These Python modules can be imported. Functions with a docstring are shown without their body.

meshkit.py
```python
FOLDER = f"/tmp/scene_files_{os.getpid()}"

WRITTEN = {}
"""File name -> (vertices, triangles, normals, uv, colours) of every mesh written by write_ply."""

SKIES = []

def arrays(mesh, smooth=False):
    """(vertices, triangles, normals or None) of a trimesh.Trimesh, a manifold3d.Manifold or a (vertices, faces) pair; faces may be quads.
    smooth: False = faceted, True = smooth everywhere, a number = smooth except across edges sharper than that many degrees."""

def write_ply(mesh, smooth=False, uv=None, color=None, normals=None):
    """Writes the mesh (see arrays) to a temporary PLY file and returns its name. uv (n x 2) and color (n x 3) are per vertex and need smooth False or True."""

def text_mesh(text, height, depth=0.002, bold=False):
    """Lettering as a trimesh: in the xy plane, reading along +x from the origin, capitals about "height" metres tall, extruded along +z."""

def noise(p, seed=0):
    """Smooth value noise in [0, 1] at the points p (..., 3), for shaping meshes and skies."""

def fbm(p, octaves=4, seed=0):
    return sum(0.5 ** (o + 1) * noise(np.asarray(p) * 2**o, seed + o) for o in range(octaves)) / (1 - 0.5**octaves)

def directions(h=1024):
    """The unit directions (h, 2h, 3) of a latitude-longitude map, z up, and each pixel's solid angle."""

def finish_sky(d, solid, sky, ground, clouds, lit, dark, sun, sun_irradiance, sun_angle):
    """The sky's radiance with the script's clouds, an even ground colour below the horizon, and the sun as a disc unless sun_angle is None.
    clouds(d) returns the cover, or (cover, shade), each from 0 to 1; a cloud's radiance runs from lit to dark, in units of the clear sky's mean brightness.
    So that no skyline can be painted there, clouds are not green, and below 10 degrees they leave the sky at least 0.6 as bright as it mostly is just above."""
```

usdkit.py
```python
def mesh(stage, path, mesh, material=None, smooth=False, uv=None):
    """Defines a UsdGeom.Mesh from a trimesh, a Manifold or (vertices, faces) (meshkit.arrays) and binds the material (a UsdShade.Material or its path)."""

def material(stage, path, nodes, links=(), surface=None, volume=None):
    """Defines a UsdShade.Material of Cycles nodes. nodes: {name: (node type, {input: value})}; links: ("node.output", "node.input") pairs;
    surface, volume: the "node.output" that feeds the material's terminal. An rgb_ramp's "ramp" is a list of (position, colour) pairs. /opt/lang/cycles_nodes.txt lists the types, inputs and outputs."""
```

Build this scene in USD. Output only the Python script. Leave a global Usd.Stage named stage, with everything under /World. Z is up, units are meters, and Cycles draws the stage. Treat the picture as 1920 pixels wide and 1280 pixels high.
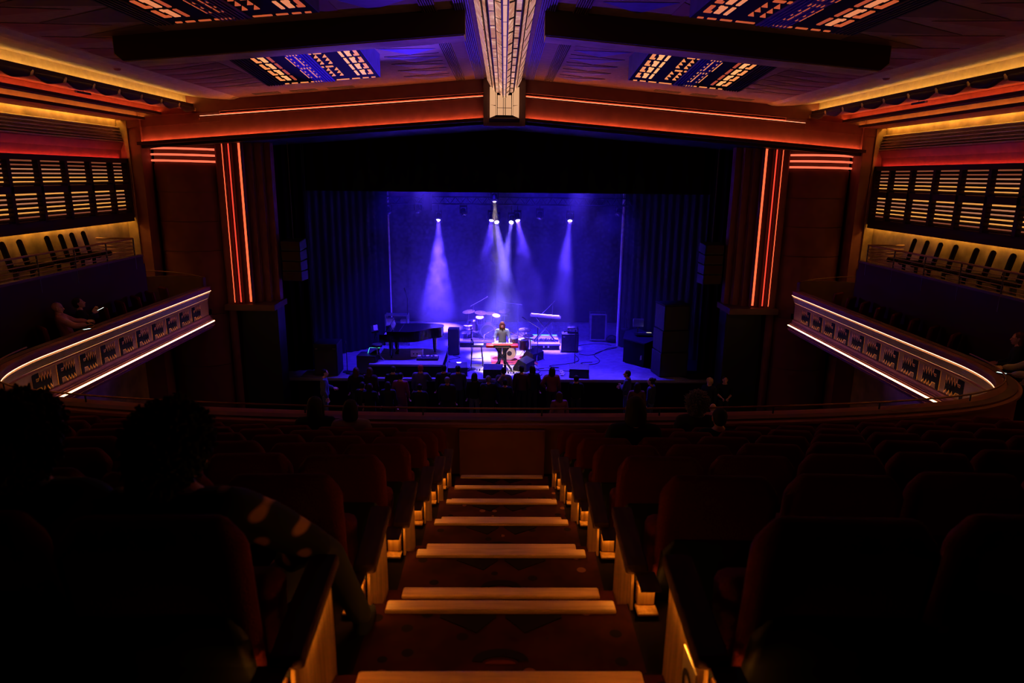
import math, numpy as np, trimesh, manifold3d as m3, usdkit, meshkit
from shapely.geometry import Polygon
from pxr import Gf, Sdf, Usd, UsdGeom, UsdLux, UsdShade
stage = Usd.Stage.CreateInMemory()
UsdGeom.SetStageUpAxis(stage, 'Z'); UsdGeom.SetStageMetersPerUnit(stage, 1.0)
UsdGeom.Xform.Define(stage, '/World'); UsdGeom.Scope.Define(stage, '/World/Looks')
V = np.array
# ------------------------------------------------------------------ camera, exposure
EYE = 7.75
cam = UsdGeom.Camera.Define(stage, '/World/camera')
_p, _y, _r = np.radians([13.6, .8, .6])
_f = V([np.sin(_y)*np.cos(_p), np.cos(_y)*np.cos(_p), -np.sin(_p)])
_s = np.cross(_f, [0, 0, 1]); _s /= np.linalg.norm(_s); _u = np.cross(_s, _f)
_s, _u = np.cos(_r)*_s + np.sin(_r)*_u, -np.sin(_r)*_s + np.cos(_r)*_u
UsdGeom.Xformable(cam).AddTransformOp().Set(Gf.Matrix4d(*map(float, [*_s, 0, *_u, 0, *(-_f), 0, 0, 0, EYE, 1])))
cam.CreateFocalLengthAttr(24.0); cam.CreateHorizontalApertureAttr(36.0); cam.CreateVerticalApertureAttr(24.0)
cam.CreateFStopAttr(3.2); cam.CreateFocusDistanceAttr(23.0); cam.CreateClippingRangeAttr((.05, 200.0))
cam.CreateExposureAttr(0.0)
# ------------------------------------------------------------------ light levels
BLUE = (.085, .036, 1.0); WASH = (.028, .009, 1.0)
AMBER = (1, .47, .06); ORANGE = (1, .17, .035); RED = (1, .065, .04); WARM = (1, .50, .17)
def spot(name, pos, aim, power, color, angle, soft=.5, radius=.07):
    l = UsdLux.SphereLight.Define(stage, '/World/' + name)
    l.CreateRadiusAttr(radius); l.CreateIntensityAttr(power); l.CreateColorAttr(Gf.Vec3f(*color)); l.CreateNormalizeAttr(True)
    sh = UsdLux.ShapingAPI.Apply(l.GetPrim()); sh.CreateShapingConeAngleAttr(angle); sh.CreateShapingConeSoftnessAttr(soft)
    z = V(pos, float) - V(aim, float); z /= np.linalg.norm(z)
    x = np.cross([0, 1, .01], z); x /= np.linalg.norm(x); y = np.cross(z, x)
    UsdGeom.Xformable(l).AddTransformOp().Set(Gf.Matrix4d(*map(float, [*x, 0, *y, 0, *z, 0, *pos, 1])))
# lit heads over the stage: (position, aim, power, cone)
HEADS = [((-2.68, 28.5, 6.06), (-2.9, 29.9, 1.1), 1700, 13), ((-.45, 26, 6.21), (-1.0, 27, 1.1), 460, 16),
         ((-.27, 26, 6.14), (.55, 25.2, 1.1), 700, 10), ((.30, 26, 6.14), (-.5, 25.0, 1.1), 700, 10),
         ((.52, 26, 6.22), (1.4, 27, 1.1), 460, 16), ((2.5, 26, 6.22), (2.1, 26.3, 1.1), 700, 12)]
K_HEAD = 25.0
for i, (p, a, w, c) in enumerate(HEADS):
    d = V(a) - V(p); d = d/np.linalg.norm(d)
    spot('stage_light_beam_%03d' % i, V(p) + d*.12, a, w*K_HEAD, BLUE if i not in (2, 3) else (.16, .10, 1.0), c, .9)
# deep blue wash from the rig behind the border, over the whole stage floor
for i, (x, y, w) in enumerate([(-3.0, 24.0, 1), (-1.2, 23.9, 1), (1.2, 23.9, 1), (3.0, 24.0, 1), (-1.8, 28.6, .8), (1.8, 28.6, .8)]):
    spot('stage_wash_%03d' % i, (x, y, 10.1), (x*1.12, y + .6, 1.1), 2300*w, WASH, 26, .9, .12)
# warm key on the singer from high in front, narrow
spot('singer_key', (-.45, 21.2, 8.2), (-.02, 23.45, 1.7), 900, (1, .70, .48), 10, .6, .06)
KEY = (-.33, 25.1, 6.95)
spot('singer_top_key', (KEY[0], KEY[1] - .03, KEY[2] - .13), (-.02, 23.25, 1.2), 1900, (1, .72, .55), 8.5, .5, .06)
for i, x in enumerate((-2.6, 2.6)):
    spot('added_crowd_backlight_%03d' % i, (x, 24.3, 8.2), (x*1.1, 20.6, 1.2), 1700, BLUE, 24, .8, .1)  # added unseen spots that give the crowd its blue rims
# added unseen blue spots, standing in for spill on the ceiling and balcony fronts
spot('added_hall_spill_left', (4.6, 24.2, 7.6), (-8.5, 16, 4.5), 380, (.15, .03, 1), 14, .6, .10)
spot('added_hall_spill_right', (-4.6, 24.2, 7.6), (8.5, 16, 4.5), 380, (.15, .03, 1), 14, .6, .10)
spot('added_ceiling_spill_left', (1.5, 22.6, 1.6), (-2.6, 14.2, 9.9), 3800, (.13, .05, 1), 8, .6, .10)
spot('added_ceiling_spill', (-1.5, 22.6, 1.6), (.6, 13.0, 10.2), 700, (.17, .03, 1), 19, .9, .10)
# ------------------------------------------------------------------ helpers
used = {}
def numbered(parent, name):
    k = (parent, name); n = used.get(k, 0); used[k] = n + 1
    return f'{parent}/{name}' if n == 0 else f'{parent}/{name}_{n:03d}'
def path_of(p):
    return '/World' if p is None else (p if isinstance(p, str) else str(p.GetPath()))
def tag(o, label=None, cat=None, group=None, kind=None):
    o = o.GetPrim() if hasattr(o, 'GetPrim') else o
    for k, v in (('label', label), ('category', cat), ('group', group), ('kind', kind)):
        if v: o.SetCustomDataByKey(k, v)
    return o
def thing(name, label, cat, loc=(0, 0, 0), rz=0.0, group=None, kind=None):
    x = UsdGeom.Xform.Define(stage, numbered('/World', name))
    x.AddTranslateOp().Set(Gf.Vec3d(*map(float, loc))); x.AddRotateZOp().Set(float(rz))
    return tag(x.GetPrim(), label, cat, group, kind)
def dup(src, loc, rz, label=None, group=None):
    was = src.GetCustomData()
    name = src.GetName().rstrip('0123456789').rstrip('_')
    r = thing(name, label or was['label'], was['category'], loc, rz, group or was.get('group'))
    r.GetReferences().AddInternalReference(src.GetPath()); r.SetInstanceable(True)
    return r
MATS = {}
def mat(name, color=None, rough=.6, metal=0., emit=None, strength=1., sheen=0., nodes=None, links=None, surface=None, coat=0., spec=.5):
    if name in MATS: return MATS[name]
    if nodes is None:
        pr = {'base_color': color or (0, 0, 0), 'roughness': rough, 'metallic': metal, 'specular_ior_level': spec}
        if sheen: pr |= {'sheen_weight': sheen, 'sheen_roughness': .5, 'sheen_tint': color}
        if coat: pr |= {'coat_weight': coat, 'coat_roughness': .15}
        if emit: pr |= {'emission_color': emit, 'emission_strength': strength}
        nodes, links, surface = {'p': ('principled_bsdf', pr)}, [], 'p.BSDF'
    MATS[name] = usdkit.material(stage, '/World/Looks/' + name, nodes, links, surface=surface)
    return MATS[name]
def grain(name, c1, c2, scale=6., rough=.6, stretch=(1, 1, 1), bump=.15, detail=4., spec=.4, metal=0., coat=0.):
    """colour varied by noise in world space, with a fine bump"""
    return mat(name, nodes={'g': ('geometry', {}), 'm': ('mapping', {'scale': stretch}), 'n': ('noise_texture', {'scale': scale, 'detail': detail}),
        'r': ('rgb_ramp', {'ramp': [(.32, c1), (.68, c2)]}), 'b': ('bump', {'strength': bump, 'distance': .02}),
        'p': ('principled_bsdf', {'roughness': rough, 'specular_ior_level': spec, 'metallic': metal, 'coat_weight': coat})},
        links=[('g.position', 'm.vector'), ('m.vector', 'n.vector'), ('n.fac', 'r.fac'), ('r.color', 'p.base_color'), ('n.fac', 'b.height'), ('b.normal', 'p.normal')], surface='p.BSDF')
def led(name, color, s):
    return mat(name, color=(.02, .02, .02), emit=color, strength=s)
def obj(name, mesh, m, parent=None, smooth=False, label=None):
    pa = numbered(path_of(parent), name)
    o = usdkit.mesh(stage, pa, mesh, m, smooth).GetPrim()
    if label: o.SetCustomDataByKey('label', label)
    return o
def tri(x):
    if isinstance(x, trimesh.Trimesh): return x
    if isinstance(x, tuple): return trimesh.Trimesh(*x, process=False)
    a = x.to_mesh(); return trimesh.Trimesh(V(a.vert_properties)[:, :3].astype(float), V(a.tri_verts), process=False)
class MB:
    def __init__(s): s.p = []
    def add(s, m): s.p.append(tri(m)); return s
    def box(s, lo, hi, rot=None, about=None):
        lo, hi = V(lo, float), V(hi, float); b = trimesh.creation.box(np.abs(hi - lo))
        if rot is not None: b.apply_transform(rot)
        b.apply_translation((lo + hi)/2); s.p.append(b); return s
    def cbox(s, c, size, rz=0, rx=0, ry=0):
        b = trimesh.creation.box(size); b.apply_transform(R(rz, rx, ry)); b.apply_translation(c); s.p.append(b); return s
    def rbox(s, c, size, r=.02, rz=0, rx=0, ry=0):
        b = tri(rounded(size, r)); b.apply_transform(R(rz, rx, ry)); b.apply_translation(c); s.p.append(b); return s
    def rod(s, a, b, r, n=10, r2=None): s.p.append(rod(a, b, r, n, r2)); return s
    def tube(s, pts, r, n=6): s.p.append(tube(pts, r, n)); return s
    def lathe(s, prof, c=(0, 0, 0), n=32):
        m = trimesh.creation.revolve(V(prof, float), sections=n); m.apply_translation(c); s.p.append(m); return s
    def mesh(s): return trimesh.util.concatenate(s.p)
    def build(s, name, m, parent=None, smooth=False, label=None): return obj(name, s.mesh(), m, parent, smooth, label)
def R(rz=0, rx=0, ry=0):
    t = trimesh.transformations
    return t.rotation_matrix(math.radians(rz), [0, 0, 1]) @ t.rotation_matrix(math.radians(rx), [1, 0, 0]) @ t.rotation_matrix(math.radians(ry), [0, 1, 0])
def ball(c, r, n=12):
    s = m3.Manifold.sphere(1.0, n)
    r = [r]*3 if np.ndim(r) == 0 else list(r)
    return s.scale([float(q) for q in r]).translate([float(q) for q in c])
def hull(*ms): return m3.Manifold.batch_hull(list(ms))
def bone(a, ra, b, rb, n=12): return hull(ball(a, ra, n), ball(b, rb, n))
def union(l): return m3.Manifold.batch_boolean(l, m3.OpType.Add)
def rounded(size, r, n=8):
    h = V(size, float)/2 - r
    return hull(*[ball((i*h[0], j*h[1], k*h[2]), r, n) for i in (-1, 1) for j in (-1, 1) for k in (-1, 1)])
def rod(a, b, r, n=10, r2=None):
    a, b = V(a, float), V(b, float); v, f = _tube(V([a, b]), V([r, r if r2 is None else r2]), n); return trimesh.Trimesh(v, f, process=False)
def _tube(p, rad, n):
    t = np.gradient(p, axis=0); t /= np.linalg.norm(t, axis=1, keepdims=True) + 1e-12
    a = np.cross(t, np.where(np.abs(t[:, 2:]) < .9, [0, 0, 1.], [1., 0, 0])); a /= np.linalg.norm(a, axis=1, keepdims=True) + 1e-12
    b = np.cross(t, a); g = np.arange(n)*2*np.pi/n
    rad = np.broadcast_to(rad, len(p))
    v = p[:, None] + rad[:, None, None]*(np.cos(g)[None, :, None]*a[:, None] + np.sin(g)[None, :, None]*b[:, None])
    v = np.vstack([v.reshape(-1, 3), p[:1], p[-1:]]); L = len(p); f = []
    for i in range(L - 1):
        for j in range(n):
            q = [i*n + j, i*n + (j + 1) % n, (i + 1)*n + (j + 1) % n, (i + 1)*n + j]; f += [[q[0], q[2], q[1]], [q[0], q[3], q[2]]]
    for j in range(n):
        f.append([L*n, j, (j + 1) % n]); f.append([L*n + 1, (L - 1)*n + (j + 1) % n, (L - 1)*n + j])
    f = np.array(f)[:, ::-1]
    return v, f
def tube(pts, r, n=6):
    v, f = _tube(V(pts, float), r, n); return trimesh.Trimesh(v, f, process=False)
def prism(poly, h, T=None):
    m = trimesh.creation.extrude_polygon(Polygon(poly) if not isinstance(poly, Polygon) else poly, h, engine='earcut')
    if T is not None: m.apply_transform(T)
    return m
def sweep(path, prof, closed=True):
    """path: (N,2) plan points with unit left normals; prof: (off, z) polygon, swept along the path"""
    P = V(path, float); t = np.gradient(P, axis=0); t /= np.linalg.norm(t, axis=1, keepdims=True)
    nrm = np.stack([-t[:, 1], t[:, 0]], 1); Q = V(prof, float); M = len(Q); N = len(P)
    v = np.zeros((N, M, 3)); v[..., :2] = P[:, None] + nrm[:, None]*Q[None, :, :1]; v[..., 2] = Q[None, :, 1]
    f = []
    for i in range(N - 1):
        for j in range(M if closed else M - 1):
            k = (j + 1) % M
            a, b, c, d = i*M + j, i*M + k, (i + 1)*M + k, (i + 1)*M + j
            f += [[a, b, c], [a, c, d]]
    if closed:
        ev, ear = trimesh.creation.triangulate_polygon(Polygon(Q), engine='earcut')
        ear = np.argmin(((V(ev)[:, None, :2] - Q[None])**2).sum(2), 1)[ear]
        f += [[x, z, y] for x, y, z in ear] + [[x + (N - 1)*M, y + (N - 1)*M, z + (N - 1)*M] for x, y, z in ear]
    m = trimesh.Trimesh(v.reshape(-1, 3), f, process=False)
    if closed: m.fix_normals()
    return m
def spline(pts, n):
    from scipy.interpolate import CubicSpline
    p = V(pts, float); d = np.r_[0, np.cumsum(np.linalg.norm(np.diff(p, axis=0), axis=1))]
    return CubicSpline(d, p)(np.linspace(0, d[-1], n))
def mir(m):
    """mirror image in the hall's long axis"""
    m = m.copy(); m.apply_transform(np.diag([-1., 1, 1, 1])); 
    if m.is_watertight and m.volume < 0: m.invert()
    return m
ORD = ['first', 'second', 'third', 'fourth', 'fifth', 'sixth', 'seventh', 'eighth', 'ninth', 'tenth', 'eleventh', 'twelfth', 'thirteenth', 'fourteenth', 'fifteenth', 'sixteenth']
SIDE = {-1: 'left', 1: 'right'}
# ------------------------------------------------------------------ materials
plaster = grain('painted_plaster', (.24, .080, .072), (.31, .105, .095), 3., .65, bump=.1)
plaster_dark = grain('dark_painted_plaster', (.10, .042, .036), (.13, .058, .05), 4., .6, bump=.1)
plaster_gold = grain('buff_plaster', (.30, .20, .10), (.62, .42, .22), 2.2, .55, bump=.25, detail=8.)
plaster_buff = grain('buff_ceiling_paint', (.50, .40, .26), (.60, .49, .33), 7., .6, bump=.1)
plaster_ceil = grain('ceiling_paint', (.30, .17, .15), (.38, .22, .19), 9., .7, bump=.2)
blue_paint = grain('blue_ceiling_paint', (.08, .05, .42), (.12, .08, .55), 5., .45, bump=.1)
black_paint = mat('black_paint', (.012, .011, .012), .55)
dark_paint = mat('dark_brown_paint', (.045, .020, .016), .75, spec=.2)
velvet = mat('black_velvet', (.008, .008, .009), .95, spec=.1)
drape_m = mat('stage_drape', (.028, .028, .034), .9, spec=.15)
lit_edge_paint = mat('drape_hem', (.85, .82, .85), .85, spec=.2)
backcloth_m = mat('backcloth', (.11, .11, .125), .95, spec=.1)
column_plaster = grain('column_plaster', (.15, .040, .042), (.20, .056, .056), 3., .65, bump=.1)
stage_floor_m = grain('stage_floor_paint', (.18, .18, .195), (.28, .27, .285), 5., .5, bump=.1, detail=6.)
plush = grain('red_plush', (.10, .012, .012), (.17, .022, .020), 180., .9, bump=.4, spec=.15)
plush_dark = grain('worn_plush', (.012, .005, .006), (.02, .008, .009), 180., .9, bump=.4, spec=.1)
wood = grain('seat_end_wood', (.30, .15, .05), (.62, .34, .13), 4., .38, (9, 9, .7), .06)
wood_h = grain('nosing_wood', (.42, .22, .09), (.60, .33, .14), 5., .42, (.8, 9, 9), .05)
wood_dark = grain('dark_wood', (.06, .022, .016), (.10, .038, .026), 5., .75, (6, 1, 6), .05)
carpet = mat('patterned_carpet', nodes={'g': ('geometry', {}), 'v': ('voronoi_texture', {'scale': 7.5, 'randomness': .85}), 'l': ('math', {'math_type': 'less_than', 'value2': .20}),
    'w': ('white_noise_texture', {}), 'r': ('rgb_ramp', {'ramp': [(0, (.012, .006, .008)), (.62, (.012, .006, .008)), (.63, (.20, .07, .05)), (1, (.22, .08, .055))], 'interpolate': False}),
    'n': ('noise_texture', {'scale': 5., 'detail': 3}), 'q': ('rgb_ramp', {'ramp': [(.4, (.030, .005, .008)), (.62, (.052, .009, .011))]}),
    'x': ('mix_color', {}), 'p': ('principled_bsdf', {'roughness': .95, 'specular_ior_level': .1})},
    links=[('g.position', 'v.vector'), ('g.position', 'n.vector'), ('v.distance', 'l.value1'), ('v.position', 'w.vector'), ('w.value', 'r.fac'), ('n.fac', 'q.fac'),
           ('l.value', 'x.fac'), ('q.color', 'x.a'), ('r.color', 'x.b'), ('x.result', 'p.base_color')], surface='p.BSDF')
carpet_dark = mat('motif_black', (.010, .005, .006), .95, spec=.1)
carpet_red = mat('motif_red', (.12, .02, .02), .95, spec=.1)
steel = mat('dark_steel', (.10, .10, .11), .4, .8)
chrome = mat('chrome', (.75, .75, .78), .22, 1.)
gold = mat('gilt', (.95, .52, .08), .45, .2)
frieze_paint = grain('frieze_paint', (.22, .10, .030), (.28, .13, .042), 5., .6, bump=.1)
navy = mat('navy_lacquer', (.007, .006, .016), .8, spec=.1)
rail_m = mat('brass_rail', (.30, .15, .09), .4, .6)
led_cove_y = led('led_amber', AMBER, 12); led_cove_big = led('led_amber_cove', (1, .50, .09), 12); led_wall = led('led_wall_wash', AMBER, 20); led_cove_o = led('led_orange', ORANGE, 16); led_red = led('led_red', RED, 12)
led_line = led('led_white_hot', WARM, 11); led_thin = led('led_fine_line', (1, .40, .17), 5); led_header = led('led_header', (1, .20, .055), 26)
led_header_line = led('led_header_line', (1, .36, .17), 1.5)
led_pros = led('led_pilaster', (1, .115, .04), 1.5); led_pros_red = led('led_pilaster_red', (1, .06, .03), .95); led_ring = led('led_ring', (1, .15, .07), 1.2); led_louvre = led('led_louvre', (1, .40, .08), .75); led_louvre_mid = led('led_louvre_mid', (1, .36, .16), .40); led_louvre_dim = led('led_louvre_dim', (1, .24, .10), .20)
led_frieze = led('led_frieze', (1, .38, .10), 2.4)
led_panel = led('led_panel', (1, .37, .04), 95)
led_step = led('led_step', (1, .35, .035), 40)
pane_m = mat('lantern_glass', nodes={'g': ('geometry', {}), 'n': ('noise_texture', {'scale': 6., 'detail': 2.}), 'r': ('rgb_ramp', {'ramp': [(.3, (.80, .27, .15)), (.55, (1, .44, .25)), (.72, (1.7, 1.0, .68))]}),
    'e': ('principled_bsdf', {'base_color': (.45, .36, .3), 'roughness': .12, 'emission_strength': .46})},
    links=[('g.position', 'n.vector'), ('n.fac', 'r.fac'), ('r.color', 'e.emission_color')], surface='e.BSDF')  # bright noise bands in the emission paint reflections on the panes
pane_bright = led('lantern_glass_bright', (1, .50, .25), .72)
grid_pane = led('grille_pane', (1, .30, .08), .85); grid_pane_b = led('grille_pane_bright', (1, .42, .14), 1.0); grid_pane_r = led('grille_pane_red', (1, .14, .05), .4)
dim_pane = led('grille_pane_dim', (1, .16, .045), .50); dim_pane_b = led('grille_pane_dim_bright', (1, .30, .12), .75)
# ================================================================== the hall
def extY(poly, y0, y1):
    m = trimesh.creation.extrude_polygon(Polygon(poly), y1 - y0, engine='earcut')
    m.apply_transform(V([[1, 0, 0, 0], [0, 0, 1, y0], [0, 1, 0, 0], [0, 0, 0, 1.]])); m.invert(); return m
def extX(poly, x0, x1):   # poly in (y, z)
    m = trimesh.creation.extrude_polygon(Polygon(poly), x1 - x0, engine='earcut')
    m.apply_transform(V([[0, 0, 1, x0], [1, 0, 0, 0], [0, 1, 0, 0], [0, 0, 0, 1.]])); return m
SL = .085
def zc(x, c=10.4): return c - SL*abs(x)
Y0, YP, XW = -2.5, 20.0, 10.78
CL = -3.0   # far end of the hall behind the camera
floor = obj('floor', tri(trimesh.creation.box((26, 27, .1), trimesh.transformations.translation_matrix((0, 9, -.05)))), carpet_dark); tag(floor, kind='structure')
# ---- ceiling: two pitched halves, with ribbed bands, painted triangles and plank joints
ce = tag(UsdGeom.Xform.Define(stage, '/World/ceiling').GetPrim(), kind='structure')
for s in (-1, 1):
    pts = [(s*.40, zc(.4) + .12), (s*.40, zc(.4)), (s*7.3, zc(7.3)), (s*7.3, zc(7.3) + .12)]
    obj('ceiling_half', extY(pts if s > 0 else pts[::-1], CL, YP), plaster_ceil, ce)
    ed = [(s*7.3, zc(7.3)), (s*7.45, 9.735), (s*7.6, 9.722), (s*8.1, 9.745), (s*8.5, 9.785), (s*8.8, 9.82), (s*8.8, 9.95), (s*7.3, zc(7.3) + .12)]
    obj('ceiling_border', extY(ed if s > 0 else ed[::-1], CL, YP), plaster_buff, ce)
    for x0, n in ((.56, 7), (1.08, 7)):                       # ribbed bands beside the lantern
        for k in range(n):
            xa = x0 + k*.036
            obj('rib', extY([(s*xa, zc(xa) + .02), (s*xa, zc(xa) - .03), (s*(xa + .02), zc(xa + .02) - .03), (s*(xa + .02), zc(xa) + .02)][::s], 6.0 if k else 6.0, YP - .2), blue_paint if x0 < 1 else plaster_dark, ce)
    # painted zigzag between ribs and grilles, and outside the grilles; proud plaster leaves
    def leaf(p, m, th=.005):
        q = V([(s*x, y) for x, y in p]); q = q if Polygon(q).exterior.is_ccw else q[::-1]
        a = trimesh.creation.extrude_polygon(Polygon(q), th, engine='earcut')
        v = a.vertices.copy(); v[:, 2] = zc(0) - SL*np.abs(v[:, 0]) - .004 - (th - v[:, 2]); a.vertices = v
        obj('painted_triangle', a, m, ce)
    for y in np.arange(12.6, 18.5, .98):
        leaf([(1.42, y + .45), (2.52, y + .05), (2.0, y + .92)], blue_paint)
        obj('joint', extY([(s*1.4, zc(1.4) + .02), (s*1.4, zc(1.4) - .006), (s*2.56, zc(2.56) - .006), (s*2.56, zc(2.56) + .02)][::s], y - .035, y), dark_paint, ce)
    for y in np.arange(7.6, 11.5, .98):
        leaf([(1.45, y + .45), (2.5, y + .05), (2.05, y + .9)], blue_paint)
        leaf([(2.55, y), (3.05, y + .5), (2.55, y + .95)], plaster)
    for y in np.arange(12.6, 18.2, .7):
        leaf([(5.75, y), (6.9, y + .35), (5.75, y + .62)], plaster_dark); leaf([(6.1, y + .62), (7.25, y + .2), (7.25, y + .66)], plaster)
    for y in np.arange(7.2, 12.8, 1.0):
        leaf([(5.4, y), (6.7, y + .5), (5.4, y + .9)], plaster_dark); leaf([(5.9, y + .95), (7.2, y + .3), (7.2, y + .97)], plaster)
    for k in range(3):
        leaf([(4.05 + k*1.0, 19.35), (4.75 + k*1.0, 19.35), (4.75 + k*1.0, 19.66), (4.05 + k*1.0, 19.66)], black_paint)
# ---- stepped coves between ceiling and side walls (X, z): panels with lips, LED behind every lip
for s in (-1, 1):
    nm = SIDE[s]
    wall = tag(UsdGeom.Xform.Define(stage, '/World/wall_' + nm).GetPrim(), kind='structure')
    def slab(name, p, m, y0=CL, y1=YP, par=wall, **k): return obj(name, extY([(s*a, b) for a, b in p][::s], y0, y1), m, par, **k)
    slab('wall_face', [(XW, 0), (XW + .2, 0), (XW + .2, 9.6), (XW, 9.6)], plaster_gold)
    cv = thing('ceiling_cove', f'stepped plaster cove with three glowing light strips along the {nm} edge of the ceiling', 'cove', group=None)
    slab('cove_panel', [(8.62, 9.45), (9.72, 9.525), (9.72, 9.57), (8.82, 9.515), (8.78, 9.515), (8.78, 9.52), (8.62, 9.50)], plaster, 0, YP, cv)
    slab('cove_back', [(8.78, 9.52), (8.82, 9.52), (8.82, 9.83), (8.78, 9.83)], plaster_buff, 0, YP, cv)
    slab('cove_panel', [(9.52, 9.305), (10.16, 9.38), (10.16, 9.42), (9.74, 9.37), (9.74, 9.52), (9.71, 9.52), (9.71, 9.36), (9.52, 9.335)], plaster, 0, YP, cv)
    slab('cove_panel', [(10.0, 9.17), (10.66, 9.15), (10.66, 9.19), (10.18, 9.20), (10.18, 9.38), (10.15, 9.38), (10.15, 9.195), (10.0, 9.19)], plaster, 0, YP, cv)
    slab('cove_lip', [(8.585, 9.47), (8.62, 9.47), (8.62, 9.60), (8.585, 9.60)], dark_paint, 0, 19.97, cv)
    slab('cove_lip', [(9.485, 9.31), (9.52, 9.31), (9.52, 9.375), (9.485, 9.375)], dark_paint, 0, 19.97, cv)
    slab('cove_lip', [(9.965, 9.17), (10.0, 9.17), (10.0, 9.238), (9.965, 9.238)], dark_paint, 0, 19.97, cv)
    for k in range(6):
        xa = 9.60 + k*.06; zz = 9.305 + (xa - 9.52)*.117; slab('cove_rib', [(xa, zz + .01), (xa, zz - .018), (xa + .025, zz - .015), (xa + .025, zz + .013)], plaster_dark, 0, YP - .05, cv)
    slab('light_strip', [(8.64, 9.57), (8.665, 9.57), (8.665, 9.598), (8.64, 9.598)], led_cove_big, 3, 19.95, cv)
    slab('light_strip', [(9.535, 9.352), (9.56, 9.352), (9.56, 9.374), (9.535, 9.374)], led_cove_o, 3, 19.95, cv)
    slab('light_strip', [(10.015, 9.21), (10.04, 9.21), (10.04, 9.236), (10.015, 9.236)], led_cove_y, 3, 19.95, cv)
    # scalloped plaster swag under the first lip
    for k, y in enumerate(np.arange(9.4, 19.3, .96)):
        m = hull(ball((s*8.56, y + .10, 9.47), .03, 10), ball((s*8.60, y + .5, 9.42), (.07, .2, .07), 12), ball((s*8.60, y + .90, 9.47), .06, 10))
        obj('swag', tri(m), dark_paint, cv, True)
        obj('swag_tip', tri(hull(ball((s*8.55, y + .93, 9.44), .035, 8), ball((s*8.55, y + 1.0, 9.52), .02, 8))), plaster_gold, cv, True)
    # wall top: amber wash, ribs, concave plaster, red glow on the louvre ledge
    slab('light_strip', [(10.675, 9.18), (10.70, 9.18), (10.70, 9.20), (10.675, 9.20)], led_wall, 3, 19.93, cv)
    for k, zz in enumerate((8.93, 8.85, 8.77, 8.69, 8.62, 8.56)):
        slab('moulding', [(XW - .09 - .015*k, zz), (XW - .09 - .015*k, zz + .022), (XW, zz + .05), (XW, zz)], plaster_buff, CL, YP)
    slab('wall_band', [(XW - .15, 8.53), (XW - .06, 8.35), (XW - .03, 8.06), (XW, 8.06), (XW, 8.56), (XW - .15, 8.56)], plaster, CL, YP)
    tr = slab('wall_light_strip', [(10.66, 8.075), (10.69, 8.075), (10.69, 8.095), (10.66, 8.095)], led_red, 3, 19.93)
    # louvre screen: dark frame, mullions one metre apart, two tiers of slats, glowing strips for the lit gaps
    lv = thing('louvre_screen', f'dark louvred screen lit amber from inside, high on the {nm} wall above the side seats', 'louvre screen')
    F0, F1 = 10.56, 10.74
    for z0, z1, nme in ((8.00, 8.06, 'head'), (7.27, 7.42, 'middle_rail'), (6.50, 6.64, 'sill')):
        slab(nme, [(F0, z0), (F1, z0), (F1, z1), (F0, z1)], dark_paint, 4, 19.92, lv)
    slab('head_fascia', [(F0 - .01, 8.0), (F0 + .02, 8.0), (F0 + .02, 8.12), (F0 - .01, 8.12)], dark_paint, 4, 19.92, lv)
    slab('sill_fascia', [(F0 - .01, 6.40), (F0 + .02, 6.40), (F0 + .02, 6.52), (F0 - .01, 6.52)], dark_paint, 4, 19.92, lv)
    slab('back_panel', [(XW - .05, 6.62), (XW - .01, 6.62), (XW - .01, 8.0), (XW - .05, 8.0)], plaster_gold, 4, 19.92, lv)
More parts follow.
